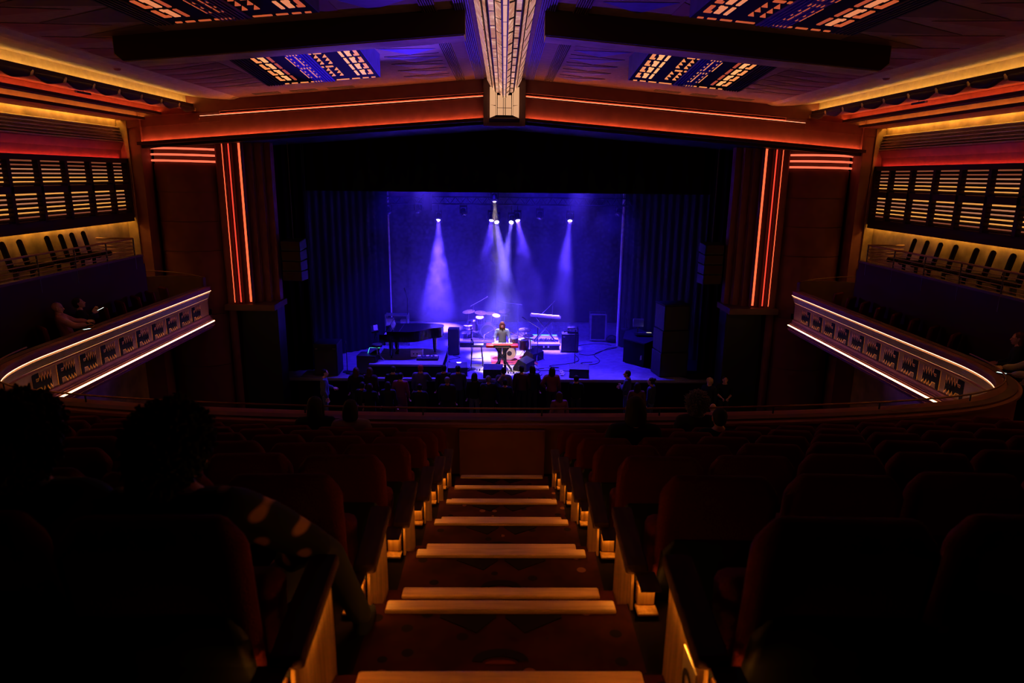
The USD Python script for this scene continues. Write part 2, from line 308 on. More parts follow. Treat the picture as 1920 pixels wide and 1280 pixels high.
    slab('end_post', [(F0 - .01, 6.5), (F1, 6.5), (F1, 8.12), (F0 - .01, 8.12)], dark_paint, 19.86, 19.97, lv)
    ys = [19.88 - .0] + [19.11 - k*.99 for k in range(9)]
    for k in range(1, 10):
        slab('mullion', [(F0, 6.6), (F1 - .02, 6.6), (F1 - .02, 8.02), (F0, 8.02)], dark_paint, ys[k] - .05, ys[k] + .05, lv)
    for k in range(7):
        for t0, t1 in ((7.44, 7.99), (6.66, 7.26)):
            for j in range(6):
                zz = t0 + .03 + j*(t1 - t0)/6
                slab('slat', [(F0 + .01, zz + .0), (F0 + .03, zz - .024), (F1 - .07, zz + .016), (F1 - .07, zz + .036)], dark_paint, ys[k + 1] + .05, ys[k] - .05, lv)
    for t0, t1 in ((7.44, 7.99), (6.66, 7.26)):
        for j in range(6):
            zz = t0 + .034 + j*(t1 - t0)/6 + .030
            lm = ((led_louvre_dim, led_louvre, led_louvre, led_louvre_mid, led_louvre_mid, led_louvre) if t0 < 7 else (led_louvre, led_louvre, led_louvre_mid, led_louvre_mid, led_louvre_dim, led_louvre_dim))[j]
            slab('light_strip', [(F1 - .055, zz), (F1 - .045, zz), (F1 - .045, zz + .036), (F1 - .055, zz + .036)], lm, 4, 19.8, lv)  # visible strips glow row by row, standing in for light in the gaps
    slab('wall_light_strip', [(10.66, 6.478), (10.69, 6.478), (10.69, 6.497), (10.66, 6.497)], led_wall, 4, 19.93, wall)
    # end return facing the hall where the wall stops at the proscenium
    obj('wall_return', MB().box((s*10.50 if s > 0 else -10.77, 19.955, 4.0), (s*10.77 if s > 0 else -10.50, 20.0, 9.14)).mesh(), plaster_gold, wall)
    # dado wall of the raised side tier, with its floor and the lower gangway
    slab('tier_front', [(9.55, 4.0), (9.62, 4.0), (9.62, 5.62), (9.55, 5.62)], dark_paint, 6.0, 18.2)
    slab('tier_floor', [(9.62, 5.30), (XW, 5.30), (XW, 5.36), (9.62, 5.36)], carpet_dark, 6.0, 18.2)
    slab('tier_end', [(9.55, 3.85), (XW, 3.85), (XW, 5.40), (9.55, 5.40)], dark_paint, 18.2, 18.28)
    slab('box_floor', [(8.60, 3.70), (XW, 3.70), (XW, 3.85), (8.60, 3.85)], carpet_dark, 9.0, 19.9)
    slab('tier_capping', [(9.52, 5.60), (9.66, 5.60), (9.66, 5.65), (9.52, 5.65)], plaster_dark, 6.0, 18.2)
    # tier railing
    rl = thing('side_rail', f'slim metal railing of five bars in front of the raised seats on the {nm} side', 'railing')
    for zz, rr in ((6.09, .022), (5.99, .010), (5.90, .010), (5.81, .010), (5.72, .010)):
        obj('rail_bar', rod((s*9.56, 7.0, zz), (s*9.56, 17.85, zz), rr, 8), rail_m, rl)
        obj('rail_bar', rod((s*9.56, 17.85, zz), (s*10.5, 17.85, zz), rr, 8), rail_m, rl)
    for y in np.arange(17.85, 8, -1.25): obj('rail_post', rod((s*9.56, y, 5.3), (s*9.56, y, 6.09), .018, 8), steel, rl)
# ---- transverse ceiling beams either side of the lantern
for s in (-1, 1):
    b = [(s*.66, zc(.66) + .02), (s*.66, zc(.66) - .40), (s*6.12, zc(6.12) - .40), (s*6.3, zc(6.3) - .28), (s*6.3, zc(6.3) + .02)]
    tb = thing('ceiling_beam', f'broad dark beam crossing the {SIDE[s]} half of the ceiling', 'beam')
    obj('beam_body', extY(b[::s], 11.86, 12.36), plaster_gold, tb)  # paler paint puts the light on the underside into the colour
    obj('beam_face', extY([(s*.64, zc(.64) + .01), (s*.64, zc(.64) - .385), (s*6.14, zc(6.14) - .385), (s*6.26, zc(6.26) - .27), (s*6.26, zc(6.26) + .01)][::s], 11.80, 11.86), dark_paint, tb)
    o = obj('smoke_detector', MB().lathe([(0, -.06), (.05, -.05), (.07, -.02), (.07, 0), (0, 0)], (s*7.62, 14.4, 9.745), 16).mesh(), plaster, None, True)
    tag(o, f'small round smoke detector on the pale {SIDE[s]} border of the ceiling', 'detector')
# ---- hanging ceiling grilles: dark wedge boxes with rows of lit cut-outs
def grille(s, ya, yb, da, db, where, gp=None, gpb=None):
    gp = gp or grid_pane; gpb = gpb or grid_pane_b
    g = thing('ceiling_grille', f'dark ceiling grille with glowing orange cut-outs, {where}', 'ceiling grille')
    X0, X1 = 2.6, 4.95
    def P(x, y, d=0.):
        t = (y - ya)/(yb - ya); return (s*x, y, zc(x) - (da + (db - da)*t) - d)
    def plate(x0, x1, y0, y1, d0, d1):
        v = [P(x, y, d) for d in (d0, d1) for y in (y0, y1) for x in (x0, x1)]
        return tri(m3.Manifold.hull_points(V(v)))
    obj('grille_box', tri(m3.Manifold.hull_points(V([P(x, y, -.0) for x in (X0, X1) for y in (ya, yb)] + [(s*x, y, zc(x) + .02) for x in (X0, X1) for y in (ya, yb)]))), navy, g)
    side = tri(m3.Manifold.hull_points(V([(s*(X0 - .015), y, z) for y in (ya, yb) for z in (P(X0, y)[2], zc(X0))] + [(s*X0, y, z) for y in (ya, yb) for z in (P(X0, y)[2], zc(X0))])))
    obj('grille_side', side, blue_paint, g)
    L = yb - ya
    for k in range(8):
        x = 3.53 + k*.055; obj('grille_rib', plate(x, x + .022, ya, yb, 0, .02), blue_paint, g)
    for k in range(6):
        x = 4.62 + k*.055; obj('grille_rib', plate(x, x + .02, ya, yb, 0, .015), black_paint, g)
    for c0, fl in ((2.64, 1), (3.99, -1)):              # the two perforated fields, mirrored about the middle ribs
        def fx(a): return c0 + a if fl > 0 else c0 + .60 + .0 - a + 0.0
        def pn(a0, a1, t0, t1, m, d=.012):
            xs = sorted((fx(a0), fx(a1)))
            obj('lit_pane', plate(xs[0], xs[1], ya + L*t0, ya + L*t1, -.004, d), m, g)
        for k in range(4):
            t = .06 + k*.21
            pn(.03, .09, t, t + .15, gp); pn(.03, .13, t + .115, t + .15, gp)
            pn(.17, .25, t, t + .15, gpb); pn(.15, .19, t - .01, t + .035, gpb)
            pn(.31, .36, t, t + .16, grid_pane_r if fl < 0 else gpb)
        for q in range(2):
            t = .05 + q*.42
            pn(.66, .80, t, t + .035, gp); pn(.84, .88, t, t + .035, gp)
            for j in range(3):
                tt = t + .06 + j*.10
                y0, y1 = ya + L*tt, ya + L*(tt + .085)
                for xa, xb in ((.62, .70), (.78, .86)):
                    a, b_ = fx(xa), fx(xb)
                    obj('lit_tooth', tri(m3.Manifold.hull_points(V([P(a, y0, d) for d in (0, .012)] + [P(b_, y1, d) for d in (0, .012)] + [P(a, y1, d) for d in (0, .012)]))), gp, g)
        for a0, a1 in ((.04, .12), (.18, .30), (.36, .52), (.58, .84)):
            pn(a0, a1, .955, .978, gp)
    return g
for s in (-1, 1):
    grille(s, 13.0, 15.15, .24, .45, f'beyond the beam on the {SIDE[s]}')
    grille(s, 7.9, 10.35, .24, .24, f'nearer than the beam on the {SIDE[s]}', dim_pane, dim_pane_b)
# ---- the lantern along the ridge
ln = thing('ridge_lantern', 'long glowing stained glass lantern of peach panes running along the ridge of the ceiling', 'lantern')
LZ = {'o0': (.46, 10.30), 'o1': (.35, 10.09), 'f0': (.225, 9.97), 'f1': (.155, 9.97), 's0': (.125, 9.95), 's1': (.055, 9.86), 'k': (.03, 9.84)}
ys = [19.72 - k*.95 for k in range(15)]
def quad_plate(p, m, name, par, th=.012):
    p = V(p, float); n = np.cross(p[1] - p[0], p[2] - p[0]); n /= np.linalg.norm(n)
    return obj(name, tri(m3.Manifold.hull_points(np.vstack([p, p + n*th]))), m, par)
for s in (-1, 1):
    for k in range(14):
        ya, yb = ys[k + 1] + .03, ys[k] - .03
        for (a, b), nme, sk in ((('o0', 'o1'), 'outer_pane', .16), (('f0', 'f1'), 'flat_pane', 0), (('s0', 's1'), 'slanted_pane', .3)):
            (xa, za), (xb, zb) = LZ[a], LZ[b]
            quad_plate([(s*xa, ya + sk, za), (s*xa, yb + sk, za), (s*xb, yb, zb), (s*xb, ya, zb)], pane_m, nme, ln)
    for (x, z), (x2, z2) in (((.335, 10.085), (.24, 9.965)), ((.15, 9.962), (.13, 9.942))):
        obj('glazing_bar', tri(m3.Manifold.hull_points(V([(s*a, y, zz + d) for a, zz in ((x, z), (x2, z2)) for y in (6.4, 19.75) for d in (0, .02)]))), black_paint, ln)
    obj('glazing_bar', MB().box((s*.049, 6.4, 9.838) if s > 0 else (-.049, 6.4, 9.838), (s*.031 if s > 0 else -.031, 19.75, 9.87)).mesh(), black_paint, ln)
    obj('fine_strip', tri(m3.Manifold.hull_points(V([(s*a, y, zz) for a, zz in ((.315, 10.05), (.27, 9.99), (.315, 10.07), (.27, 10.01)) for y in (6.4, 19.7)]))), pane_m, ln)
for k in range(14):
    quad_plate([(-.026, ys[k + 1] + .01, 9.835), (-.026, ys[k] - .01, 9.835), (.026, ys[k] - .01, 9.835), (.026, ys[k + 1] + .01, 9.835)], pane_bright, 'keel_pane', ln)
def lead(p, q, z0=.014):
    p, q = V(p, float), V(q, float); pts = [a + V([0, dy, dz]) for a in (p, q) for dy in (-.012, .012) for dz in (-z0, .004)]
    obj('lead_bar', tri(m3.Manifold.hull_points(V(pts))), black_paint, ln)
for k in range(14):
    y = ys[k]
    for s in (-1, 1):
        lead((s*.46, y + .16, 10.30), (s*.35, y, 10.09)); lead((s*.225, y, 9.97), (s*.155, y, 9.97)); lead((s*.125, y + .3, 9.95), (s*.055, y, 9.86))
    lead((-.026, y, 9.835), (.026, y, 9.835))
obj('lantern_core', extY([(-.47, 10.45), (-.47, 10.33), (-.33, 10.115), (-.24, 9.99), (-.14, 9.985), (-.05, 9.895), (.05, 9.895), (.14, 9.995), (.24, 10.0), (.33, 10.135), (.47, 10.33), (.47, 10.45)], 6.4, 19.9), black_paint, ln)
# end plate: tall glazed panel on the proscenium
ep = thing('lantern_end', 'tall glowing glazed end panel of the lantern at the crown of the proscenium', 'lantern panel')
obj('end_casing', MB().box((-.58, 19.80, 9.10), (.58, 20.3, 10.36)).mesh(), plaster_dark, ep)
obj('end_casing', tri(m3.Manifold.hull_points(V([(-.42, 19.66, 9.28), (.42, 19.66, 9.28), (-.30, 19.80, 9.36), (.30, 19.80, 9.36), (-.42, 19.8, 9.2), (.42, 19.8, 9.2)]))), dark_paint, ep)
for x0, x1, z0, z1, yy in ((-.19, -.035, 9.58, 9.90, 0), (.035, .19, 9.58, 9.90, 0), (-.19, -.035, 9.38, 9.565, 0), (.035, .19, 9.38, 9.565, 0), (-.02, .02, 9.58, 9.86, 0), (-.02, .02, 9.38, 9.565, 0), (-.235, -.205, 9.38, 9.96, 0), (.205, .235, 9.38, 9.96, 0)):
    obj('end_pane', MB().box((x0, 19.72, z0), (x1, 19.74, z1)).mesh(), pane_bright, ep)
for s in (-1, 1):
    for z0, z1 in ((9.30, 9.62), (9.64, 10.08)):
        quad_plate([(s*.25, 19.73, z0 + (.07 if z0 < 9.5 else 0)), (s*.40, 19.62, z0), (s*.40, 19.62, z1 + .02), (s*.25, 19.73, z1)][::s], pane_bright, 'end_pane', ep)
obj('end_casing', MB().box((-.26, 19.745, 9.3), (.26, 19.80, 9.98)).mesh(), navy, ep)
# ---- proscenium header with its light slot and glowing lower edge
for s in (-1, 1):
    h = thing('proscenium_header', f'raked red header over the stage with a glowing light slot, {SIDE[s]} half', 'header')
    def band(name, x0, x1, a, b, y0, y1, m, k=.0775):
        return obj(name, extY([(s*x0, a - k*x0), (s*x1, a - k*x1), (s*x1, b - k*x1), (s*x0, b - k*x0)][::s], y0, y1), m, h)
    band('upper_band', .58, 10.2, 10.03, 10.55, YP - .05, 20.3, plaster)
    band('slot_back', .58, 8.5, 9.86, 10.05, YP + .10, 20.3, plaster)
    band('slot_end', 8.46, 8.62, 9.84, 10.05, YP - .05, YP + .12, plaster)
    band('face', .58, 10.15, 9.335, 9.90, YP, 20.3, plaster)
    band('slot_lip', .58, 8.6, 9.895, 9.93, YP - .06, YP + .12, plaster)
    band('slot_rib', .58, 8.5, 9.975, 9.99, YP + .02, YP + .1, plaster)
    band('light_line', .60, 8.44, 9.931, 9.946, YP - .063, YP - .05, led_header_line)
    band('light_strip', .60, 8.44, 9.932, 9.942, YP + .03, YP + .05, led_header)
    band('lower_lip', .58, 10.2, 9.28, 9.335, YP - .16, 20.9, dark_paint)
    band('lower_upstand', .58, 10.2, 9.335, 9.362, YP - .16, YP - .14, dark_paint)
    band('light_strip', .60, 10.1, 9.336, 9.346, YP - .075, YP - .05, led_header)
    band('soffit', .0, 10.9, 9.20, 9.28, YP + .1, 22.9, black_paint)
    obj('header_stop', MB().box((s*10.1 if s > 0 else -10.2, YP - .1, 8.5), (s*10.2 if s > 0 else -10.1, 20.2, 9.45)).mesh(), plaster, h)
# cornice joining header and coves: front wall pieces at the ends of the coves
tr1 = tag(UsdGeom.Xform.Define(stage, '/World/wall_back').GetPrim(), kind='structure')
for s in (-1, 1):
    obj('wall_corner', extY([(s*7.9, 9.15), (s*11, 8.9), (s*11, 10.2), (s*7.9, 10.2)][::s], YP - .02, 20.4), plaster, tr1)
    obj('wall_corner', MB().box((s*10.2 if s > 0 else -11, 20.02, 0), (s*11 if s > 0 else -10.2, 20.5, 9.4)).mesh(), plaster, tr1)
# ---- proscenium columns: fluted drum, light rings, glowing pilaster reveals
for s in (-1, 1):
    c = thing('proscenium_column', f'big convex plaster column with three glowing rings at its top, {SIDE[s]} of the stage', 'column')
    n = 22; a = np.linspace(math.radians(200), math.radians(340), n)
    ring = lambda r: [(s*(9.30) + r*math.cos(q), 21.2 + r*1.0*math.sin(q)) for q in a]
    arc = V(ring(1.05))
    for z0, z1 in ((0, 2.0), (2.02, 3.6), (3.62, 5.50), (5.52, 6.36), (6.38, 7.2), (7.22, 8.0)):
        obj('drum', trimesh.creation.extrude_polygon(Polygon(list(arc) + [(arc[-1][0], 21.4), (arc[0][0], 21.4)]), z1 - z0, engine='earcut', transform=trimesh.transformations.translation_matrix((0, 0, z0))), column_plaster, c, 40)
    obj('drum_core', trimesh.creation.extrude_polygon(Polygon(ring(1.02) + [(s*9.3 + .95, 21.4), (s*9.3 - .95, 21.4)]), 8.7, engine='earcut'), plaster_dark, c, 40)
    for zz in (8.08, 8.25, 8.42):
        p3 = [(x, y, zz - .012*s*(x - s*9.3)*s) for x, y in ring(1.09)]
        obj('light_ring', tube(p3, .03, 8), led_ring, c, True)
    for x0, x1 in ((10.28, 10.42), (8.20, 8.32)):
        obj('flute', tri(trimesh.creation.cylinder(.12, 8.6, sections=18, transform=trimesh.transformations.translation_matrix((s*(x0 + x1)/2, 20.62, 4.3)))), column_plaster, c, True)
    p = thing('glowing_pilaster', f'stepped pilaster with three vertical glowing strips beside the {SIDE[s]} edge of the stage', 'pilaster')
    for x0, x1, yy in ((8.04, 8.30, 20.50), (7.90, 8.04, 20.56), (7.62, 7.90, 20.64), (7.40, 7.62, 20.80), (7.18, 7.40, 20.98), (6.98, 7.18, 21.2)):
        obj('pilaster_step', MB().box((min(s*x0, s*x1), yy, 3.9), (max(s*x0, s*x1), 21.5, 8.75)).mesh(), column_plaster, p)
    for x, yy, w, m in ((8.12, 20.49, .020, led_pros), (7.95, 20.55, .05, led_pros_red), (7.68, 20.63, .07, led_pros)):
        obj('light_strip', MB().box((s*x - w/2, yy - .012, 3.95), (s*x + w/2, yy, 8.7)).mesh(), m, p)
    for x, yy, w in ((8.03, 20.46, .03), (7.89, 20.52, .03), (7.60, 20.58, .03)):
        obj('reveal', MB().box((s*x - w/2, yy - .05, 3.9), (s*x + w/2, yy + .1, 8.75)).mesh(), column_plaster, p)
    obj('pilaster_base', MB().box((min(s*6.9, s*8.4), 20.35, 3.72), (max(s*6.9, s*8.4), 21.6, 3.9)).mesh(), plaster_dark, p)
    obj('pilaster_plinth', MB().box((min(s*7.0, s*8.4), 20.9, 0), (max(s*7.0, s*8.4), 21.6, 3.72)).mesh(), black_paint, p)
# ================================================================== balcony front: one U round the circle and along both side arms
half = spline([(0, 8.72), (2.2, 8.77), (4.2, 8.93), (6.0, 9.22), (7.2, 9.62), (8.05, 10.35), (8.42, 11.3), (8.5, 12.4)], 60)
plan = np.vstack([half, [(8.5, y) for y in np.linspace(12.7, 19.45, 14)]])
U = np.vstack([(plan*V([-1, 1]))[::-1][:-1], plan])          # left end .. centre .. right end; left normal points into the void
bf = thing('balcony_front', 'curved balcony front with glowing lines, moulded ribs and a gilt-edged frieze', 'balcony front')
obj('parapet', sweep(U, [(-.16, 3.6), (-.02, 3.6), (-.02, 4.60), (-.16, 4.60)]), plaster_dark, bf, 30)
obj('capping', sweep(U, [(-.22, 4.52), (-.22, 4.56), (.04, 4.60), (.13, 4.60), (.13, 4.57)]), plaster, bf, 30)
obj('fascia', sweep(U, [(-.02, 4.57), (.10, 4.57), (.13, 4.50), (.13, 4.485), (-.02, 4.485)]), plaster, bf, 30)
for sg in (U[U[:, 0] < -6.5], U[U[:, 0] > 6.5]): obj('light_strip', sweep(sg, [(.115, 4.470), (.13, 4.470), (.13, 4.485), (.115, 4.485)]), led_thin, bf)
for k in range(6):
    z = 4.445 - k*.033; o_ = .112 - k*.013
    obj('moulding', sweep(U, [(-.02, z), (o_ - .014, z), (o_, z - .013), (o_, z - .016), (-.02, z - .018)]), plaster_buff, bf, 30)
obj('moulding_back', sweep(U, [(-.02, 4.47), (.01, 4.47), (.01, 4.2), (-.02, 4.2)]), plaster, bf, 30)
obj('frieze', sweep(U, [(-.02, 4.21), (.02, 4.21), (.005, 4.15), (.005, 3.78), (.03, 3.74), (-.02, 3.74)]), frieze_paint, bf, 30)
for sg in (U[U[:, 0] < -6.5], U[U[:, 0] > 6.5]): obj('added_frieze_light', sweep(sg, [(.002, 4.248), (.014, 4.248), (.014, 4.257), (.002, 4.257)]), led_frieze, bf)  # hidden strip added only to warm the frieze and its gilt edges
obj('cyma', sweep(U, [(-.02, 3.76), (.03, 3.76), (.05, 3.70), (.09, 3.65), (.135, 3.625), (.135, 3.60), (-.02, 3.60)]), plaster, bf, 30)
for k in range(3):
    obj('moulding', sweep(U, [(.03 + k*.03, 3.715 - k*.03), (.05 + k*.03, 3.712 - k*.03), (.05 + k*.03, 3.700 - k*.03), (.03 + k*.03, 3.70 - k*.03)]), plaster, bf, 30)
for sg in (U[U[:, 0] < -6.5], U[U[:, 0] > 6.5]): obj('light_strip', sweep(sg, [(.14, 3.592), (.165, 3.592), (.165, 3.617), (.14, 3.617)]), led_line, bf, 30)
obj('soffit', sweep(U, [(-.3, 3.40), (-.02, 3.36), (.08, 3.42), (.15, 3.53), (.16, 3.588), (-.3, 3.588)]), plaster, bf, 30)
for k in range(3):
    obj('moulding', sweep(U, [(.148 - k*.035, 3.50 - k*.042), (.168 - k*.035, 3.50 - k*.042), (.168 - k*.035, 3.488 - k*.042), (.13 - k*.035, 3.485 - k*.042)]), plaster, bf, 30)
# frieze motifs: a tall bar with a flag, then falling saw teeth; gilt edge behind a dark plate
mot = [(0, 0), (0, .40), (.19, .40), (.19, .30), (.10, .30), (.10, .24), (.17, .24), (.22, .31), (.25, .20), (.30, .32), (.33, .20), (.38, .32), (.41, .20), (.46, .31), (.49, .19), (.53, .29), (.53, .06), (.48, .13), (.45, .04), (.40, .13), (.36, .04), (.31, .13), (.27, .04), (.22, .12), (.10, .12), (.10, 0)]
mp = Polygon(mot)
for s in (-1, 1):
    for y in np.arange(11.9, 19.0, .72):
        for nme, poly, off, th, m in (('frieze_edge', mp.buffer(.018, join_style=2), .004, .008, gold), ('frieze_motif', mp.buffer(-.002), .010, .010, navy)):
            g = trimesh.creation.extrude_polygon(poly, th, engine='earcut')
            # plate coordinates (along y, up z, out of the face towards the void)
            T = V([[0, 0, -s, s*(8.5 - off)], [1, 0, 0, y], [0, 1, 0, 3.775], [0, 0, 0, 1.]])
            g.apply_transform(T)
            if np.linalg.det(T[:3, :3]) < 0: g.invert()
            obj(nme, g, m, bf)
# brass hand rail on short posts above the capping, round the centre
rl = thing('circle_rail', 'thin red-brown safety rail on short posts running above the front parapet of the circle', 'railing')
inner = U[(np.abs(U[:, 0]) < 8.49)]
obj('rail_bar', tube(np.c_[inner + [0, .03], np.full(len(inner), 4.70)], .014, 8), rail_m, rl, True)
for i in range(5, len(inner) - 4, 9):
    obj('rail_post', rod((*inner[i] + [0, .03], 4.595), (*inner[i] + [0, .03], 4.70), .012, 8), steel, rl)
# inner face of the parapet, towards the seats
obj('parapet_lining', sweep(U[np.abs(U[:, 0]) < 8.3], [(-.17, 3.84), (-.16, 3.84), (-.16, 4.56), (-.17, 4.56)]), plaster, bf, 30)
# ================================================================== stepped circle: platforms, aisle with nosings
def zk(k): return 5.914 - .345*(k - 1)
def yk(k): return 2.59 + 1.012*(k - 1) + .07
CR = 74.
cir = thing('circle_platform', 'stepped dark carpeted platforms of the circle either side of the centre aisle', 'platform')
for k in range(-2, 8):
    xs = np.linspace(.56, 7.6 if k > 2 else 8.4, 14)
    for s in (-1, 1):
        front = [(s*x, (yk(k) if k < 7 else 8.52) + (x*x/CR if k < 7 else x*x/70)) for x in xs]; back = [(s*x, yk(k - 1) - .3 + x*x/CR) for x in xs]
        m = trimesh.creation.extrude_polygon(Polygon(front + back[::-1]), .34, engine='earcut'); m.apply_translation((0, 0, zk(k) - .34))
        obj('row_platform', m, carpet_dark, cir)
ai = thing('aisle_stair', 'carpeted centre aisle stair with pale lit wooden nosings running down to the parapet', 'stair')
for k in range(-2, 8):
    obj('tread', MB().box((-.56, yk(k - 1) + .30, zk(k) - .3), (.56, yk(k) if k < 7 else 8.6, zk(k))).mesh(), carpet, ai)
    if k < 7:
        obj('half_tread', MB().box((-.56, yk(k) - .1, zk(k) - .5), (.56, yk(k) + .36, zk(k) - .172)).mesh(), carpet, ai)
        obj('nosing', MB().rbox((0, yk(k) - .033, zk(k) + .002), (1.0, .076, .03), .008).mesh(), wood_h, ai, 30)
        obj('nosing', MB().rbox((0, yk(k) + .325, zk(k) - .170), (.97, .076, .03), .008).mesh(), wood_h, ai, 30)
    # woven motif on each tread: dark chevron pair and a fan
    if k < 7:
        zz = zk(k); yy = yk(k) - .10
        obj('carpet_motif', prism([(-.26, yy), (-.10, yy - .10), (-.02, yy), (-.02, yy + .02), (-.26, yy + .02)], .004, trimesh.transformations.translation_matrix((0, 0, zz))), carpet_dark, ai)
        obj('carpet_motif', prism([(.26, yy), (.26, yy + .02), (.02, yy + .02), (.02, yy), (.10, yy - .10)], .004, trimesh.transformations.translation_matrix((0, 0, zz))), carpet_dark, ai)
        fan = [(.11*math.cos(a), yy - .27 + .07*math.sin(a)) for a in np.linspace(0, math.pi, 12)] + [(.07*math.cos(a), yy - .275 + .03*math.sin(a)) for a in np.linspace(math.pi, 0, 12)]
        obj('carpet_motif', prism(fan, .004, trimesh.transformations.translation_matrix((0, 0, zz))), carpet_dark, ai)
        obj('carpet_motif', prism([(.06*math.cos(a), yy - .285 + .02*math.sin(a)) for a in np.linspace(0, math.pi, 10)], .004, trimesh.transformations.translation_matrix((0, 0, zz))), carpet_red, ai)
obj('aisle_end', MB().box((-.56, 8.42, 3.8), (.56, 8.50, 4.50)).mesh(), plaster, ai)
# ================================================================== seats
def seat_parts(t, sd):
    def pad(w0, w1, z0, z1, y0, y1, r=.05):      # rounded trapezoid slab leaning back
        return hull(*[ball((x, y, z), rr, 10) for z, w, y, rr in ((z0, w0, y0, r*.8), (z1 - .06, w1, y1, r), (z1, w1 - .055, y1, r*.72)) for x in (-w/2 + r, w/2 - r)])
    obj('backrest', tri(union([pad(.515, .50, .36, .93, .02, -.06), pad(.44, .42, .40, .86, .055, -.04, .05)])), plush, t, 40)
    obj('back_shell', tri(pad(.49, .46, .36, .66, .0, -.065, .03)), black_paint, t, 40)
    obj('seat_cushion', tri(hull(*[ball((x, y, z), .045, 10) for x in (-.2, .2) for y, z in ((.15, .38), (.17, .60), (.21, .38), (.24, .58))])), plush, t, 40)
    for x in (sd*.27,):
        obj('armrest', tri(hull(*[ball((x, y, z), .020, 8) for y, z in ((.0, .60), (.36, .58), (.0, .585), (.36, .565))])), plush_dark, t, 40)
        obj('stanchion', MB().box((x - .018, .04, 0), (x + .018, .12, .58)).box((x - .018, -.02, 0), (x + .018, .30, .03)).mesh(), steel, t)
seat0 = {}
SEATS = []
for k in range(1, 8):
    n = {1: 4, 2: 6, 3: 8, 4: 9, 5: 10, 6: 11, 7: 11}[k]
    for s in (-1, 1):
        for j in range(n):
            x = .92 + .54*j
            y = yk(k) - .07 - .91 + x*x/CR + (0 if k < 7 else .0); z = zk(k)
            SEATS.append((s*x, y, z, -math.degrees(math.atan(2*s*x/CR)), k, j, s))
for x, y, z, rz, k, j, s in SEATS:
    kk = 'nearest' if k == 1 else 'front' if k == 7 else ORD[k - 1]
    lb = f'red plush seat, {kk} row, {"beside the aisle" if j == 0 else ORD[j] + " from the aisle"}, {SIDE[s]} block'
    if s not in seat0:
        seat0[s] = thing('theatre_seat', lb, 'seat', (x, y, z), rz, f'red plush seats of the {SIDE[s]} block'); seat_parts(seat0[s], s)
    else: dup(seat0[s], (x, y, z), rz, lb)
# aisle seat ends: wooden panel under a dark sloping cap, lit by a strip under the cap, with a lower box and its lit ledge
def end_parts(t, s, letter=None):
    # local x outwards (away from the aisle) = +x for s=1
    prof = [(-.02, 0), (.46, 0), (.46, .10), (.44, .565), (.04, .51), (.02, .30), (-.02, .25)]
    obj('end_panel', extX(prof, 0, .012) if s > 0 else extX(prof, -.012, 0), wood, t)
    cap = hull(*[ball((s*x, y, z), .012, 8) for x in (-.014, .062) for y, z in ((.05, .540), (.46, .600), (.05, .520), (.46, .578))])
    obj('end_cap', tri(cap), wood_dark, t, 40)
    obj('cap_bracket', MB().box((min(s*.02, s*.075), .05, .0), (max(s*.02, s*.075), .12, .51)).mesh(), black_paint, t)
    obj('light_strip', tri(hull(*[ball((-s*.006, y, z), .004, 6) for y, z in ((.14, .514), (.43, .555))])), led_panel, t)
    obj('pivot_box', MB().rbox((s*.062, .03, .43), (.08, .05, .10), .008).mesh(), wood, t, 30)
    obj('pivot_ledge', MB().rbox((s*.062, -.01, .372), (.09, .08, .016), .006).mesh(), wood, t, 30)
    obj('light_strip', MB().box((min(s*.025, s*.095), -.03, .504), (max(s*.025, s*.095), -.01, .512)).mesh(), led_step, t)
    obj('strip_cover', MB().box((min(s*.015, s*.10), -.10, .515), (max(s*.015, s*.10), .04, .523)).mesh(), wood_dark, t)
ends = {}
for k in range(1, 7):
    for s in (-1, 1):
        kk = 'nearest row' if k == 1 else ORD[k - 1] + ' row from camera'
        lb = f'lit wooden seat end with dark cap, {SIDE[s]} of the aisle, {kk}'
        loc = (s*.565, yk(k) - .07 - .91 - .10, zk(k))
        if s not in ends:
            ends[s] = thing('seat_end', lb, 'seat end', loc, 0, f'lit seat ends on the {SIDE[s]} of the aisle'); end_parts(ends[s], s)
        else: dup(ends[s], loc, 0, lb)
ow = thing('row_plaque', 'pale round-lettered row plaque on the nearest right seat end', 'plaque', (.557, 1.74, zk(1) + .36))
obj('plaque_plate', MB().box((-.004, -.09, -.07), (.0, .04, .11)).mesh(), mat('plaque_cream', (.75, .58, .36), .5), ow)
tx = meshkit.text_mesh('C', .10, .002, True); tx.apply_translation(-tx.bounds.mean(0)); tx.apply_transform(V([[0, 0, -1, -.006], [-1, 0, 0, -.02], [0, 1, 0, .01], [0, 0, 0, 1.]])); obj('plaque_letter', tx, black_paint, ow)
la = thing('brass_latch', 'small brass latch with a round knob on the nearest left seat end', 'latch', (-.585, 1.88, zk(1) + .36))
obj('latch_plate', MB().rbox((0, 0, 0), (.022, .03, .035), .005).mesh(), gold, la, 30); obj('latch_knob', tri(ball((0, .005, .045), .010, 12)), gold, la, True); obj('latch_stem', rod((0, .002, .01), (0, .005, .045), .004, 6), gold, la)
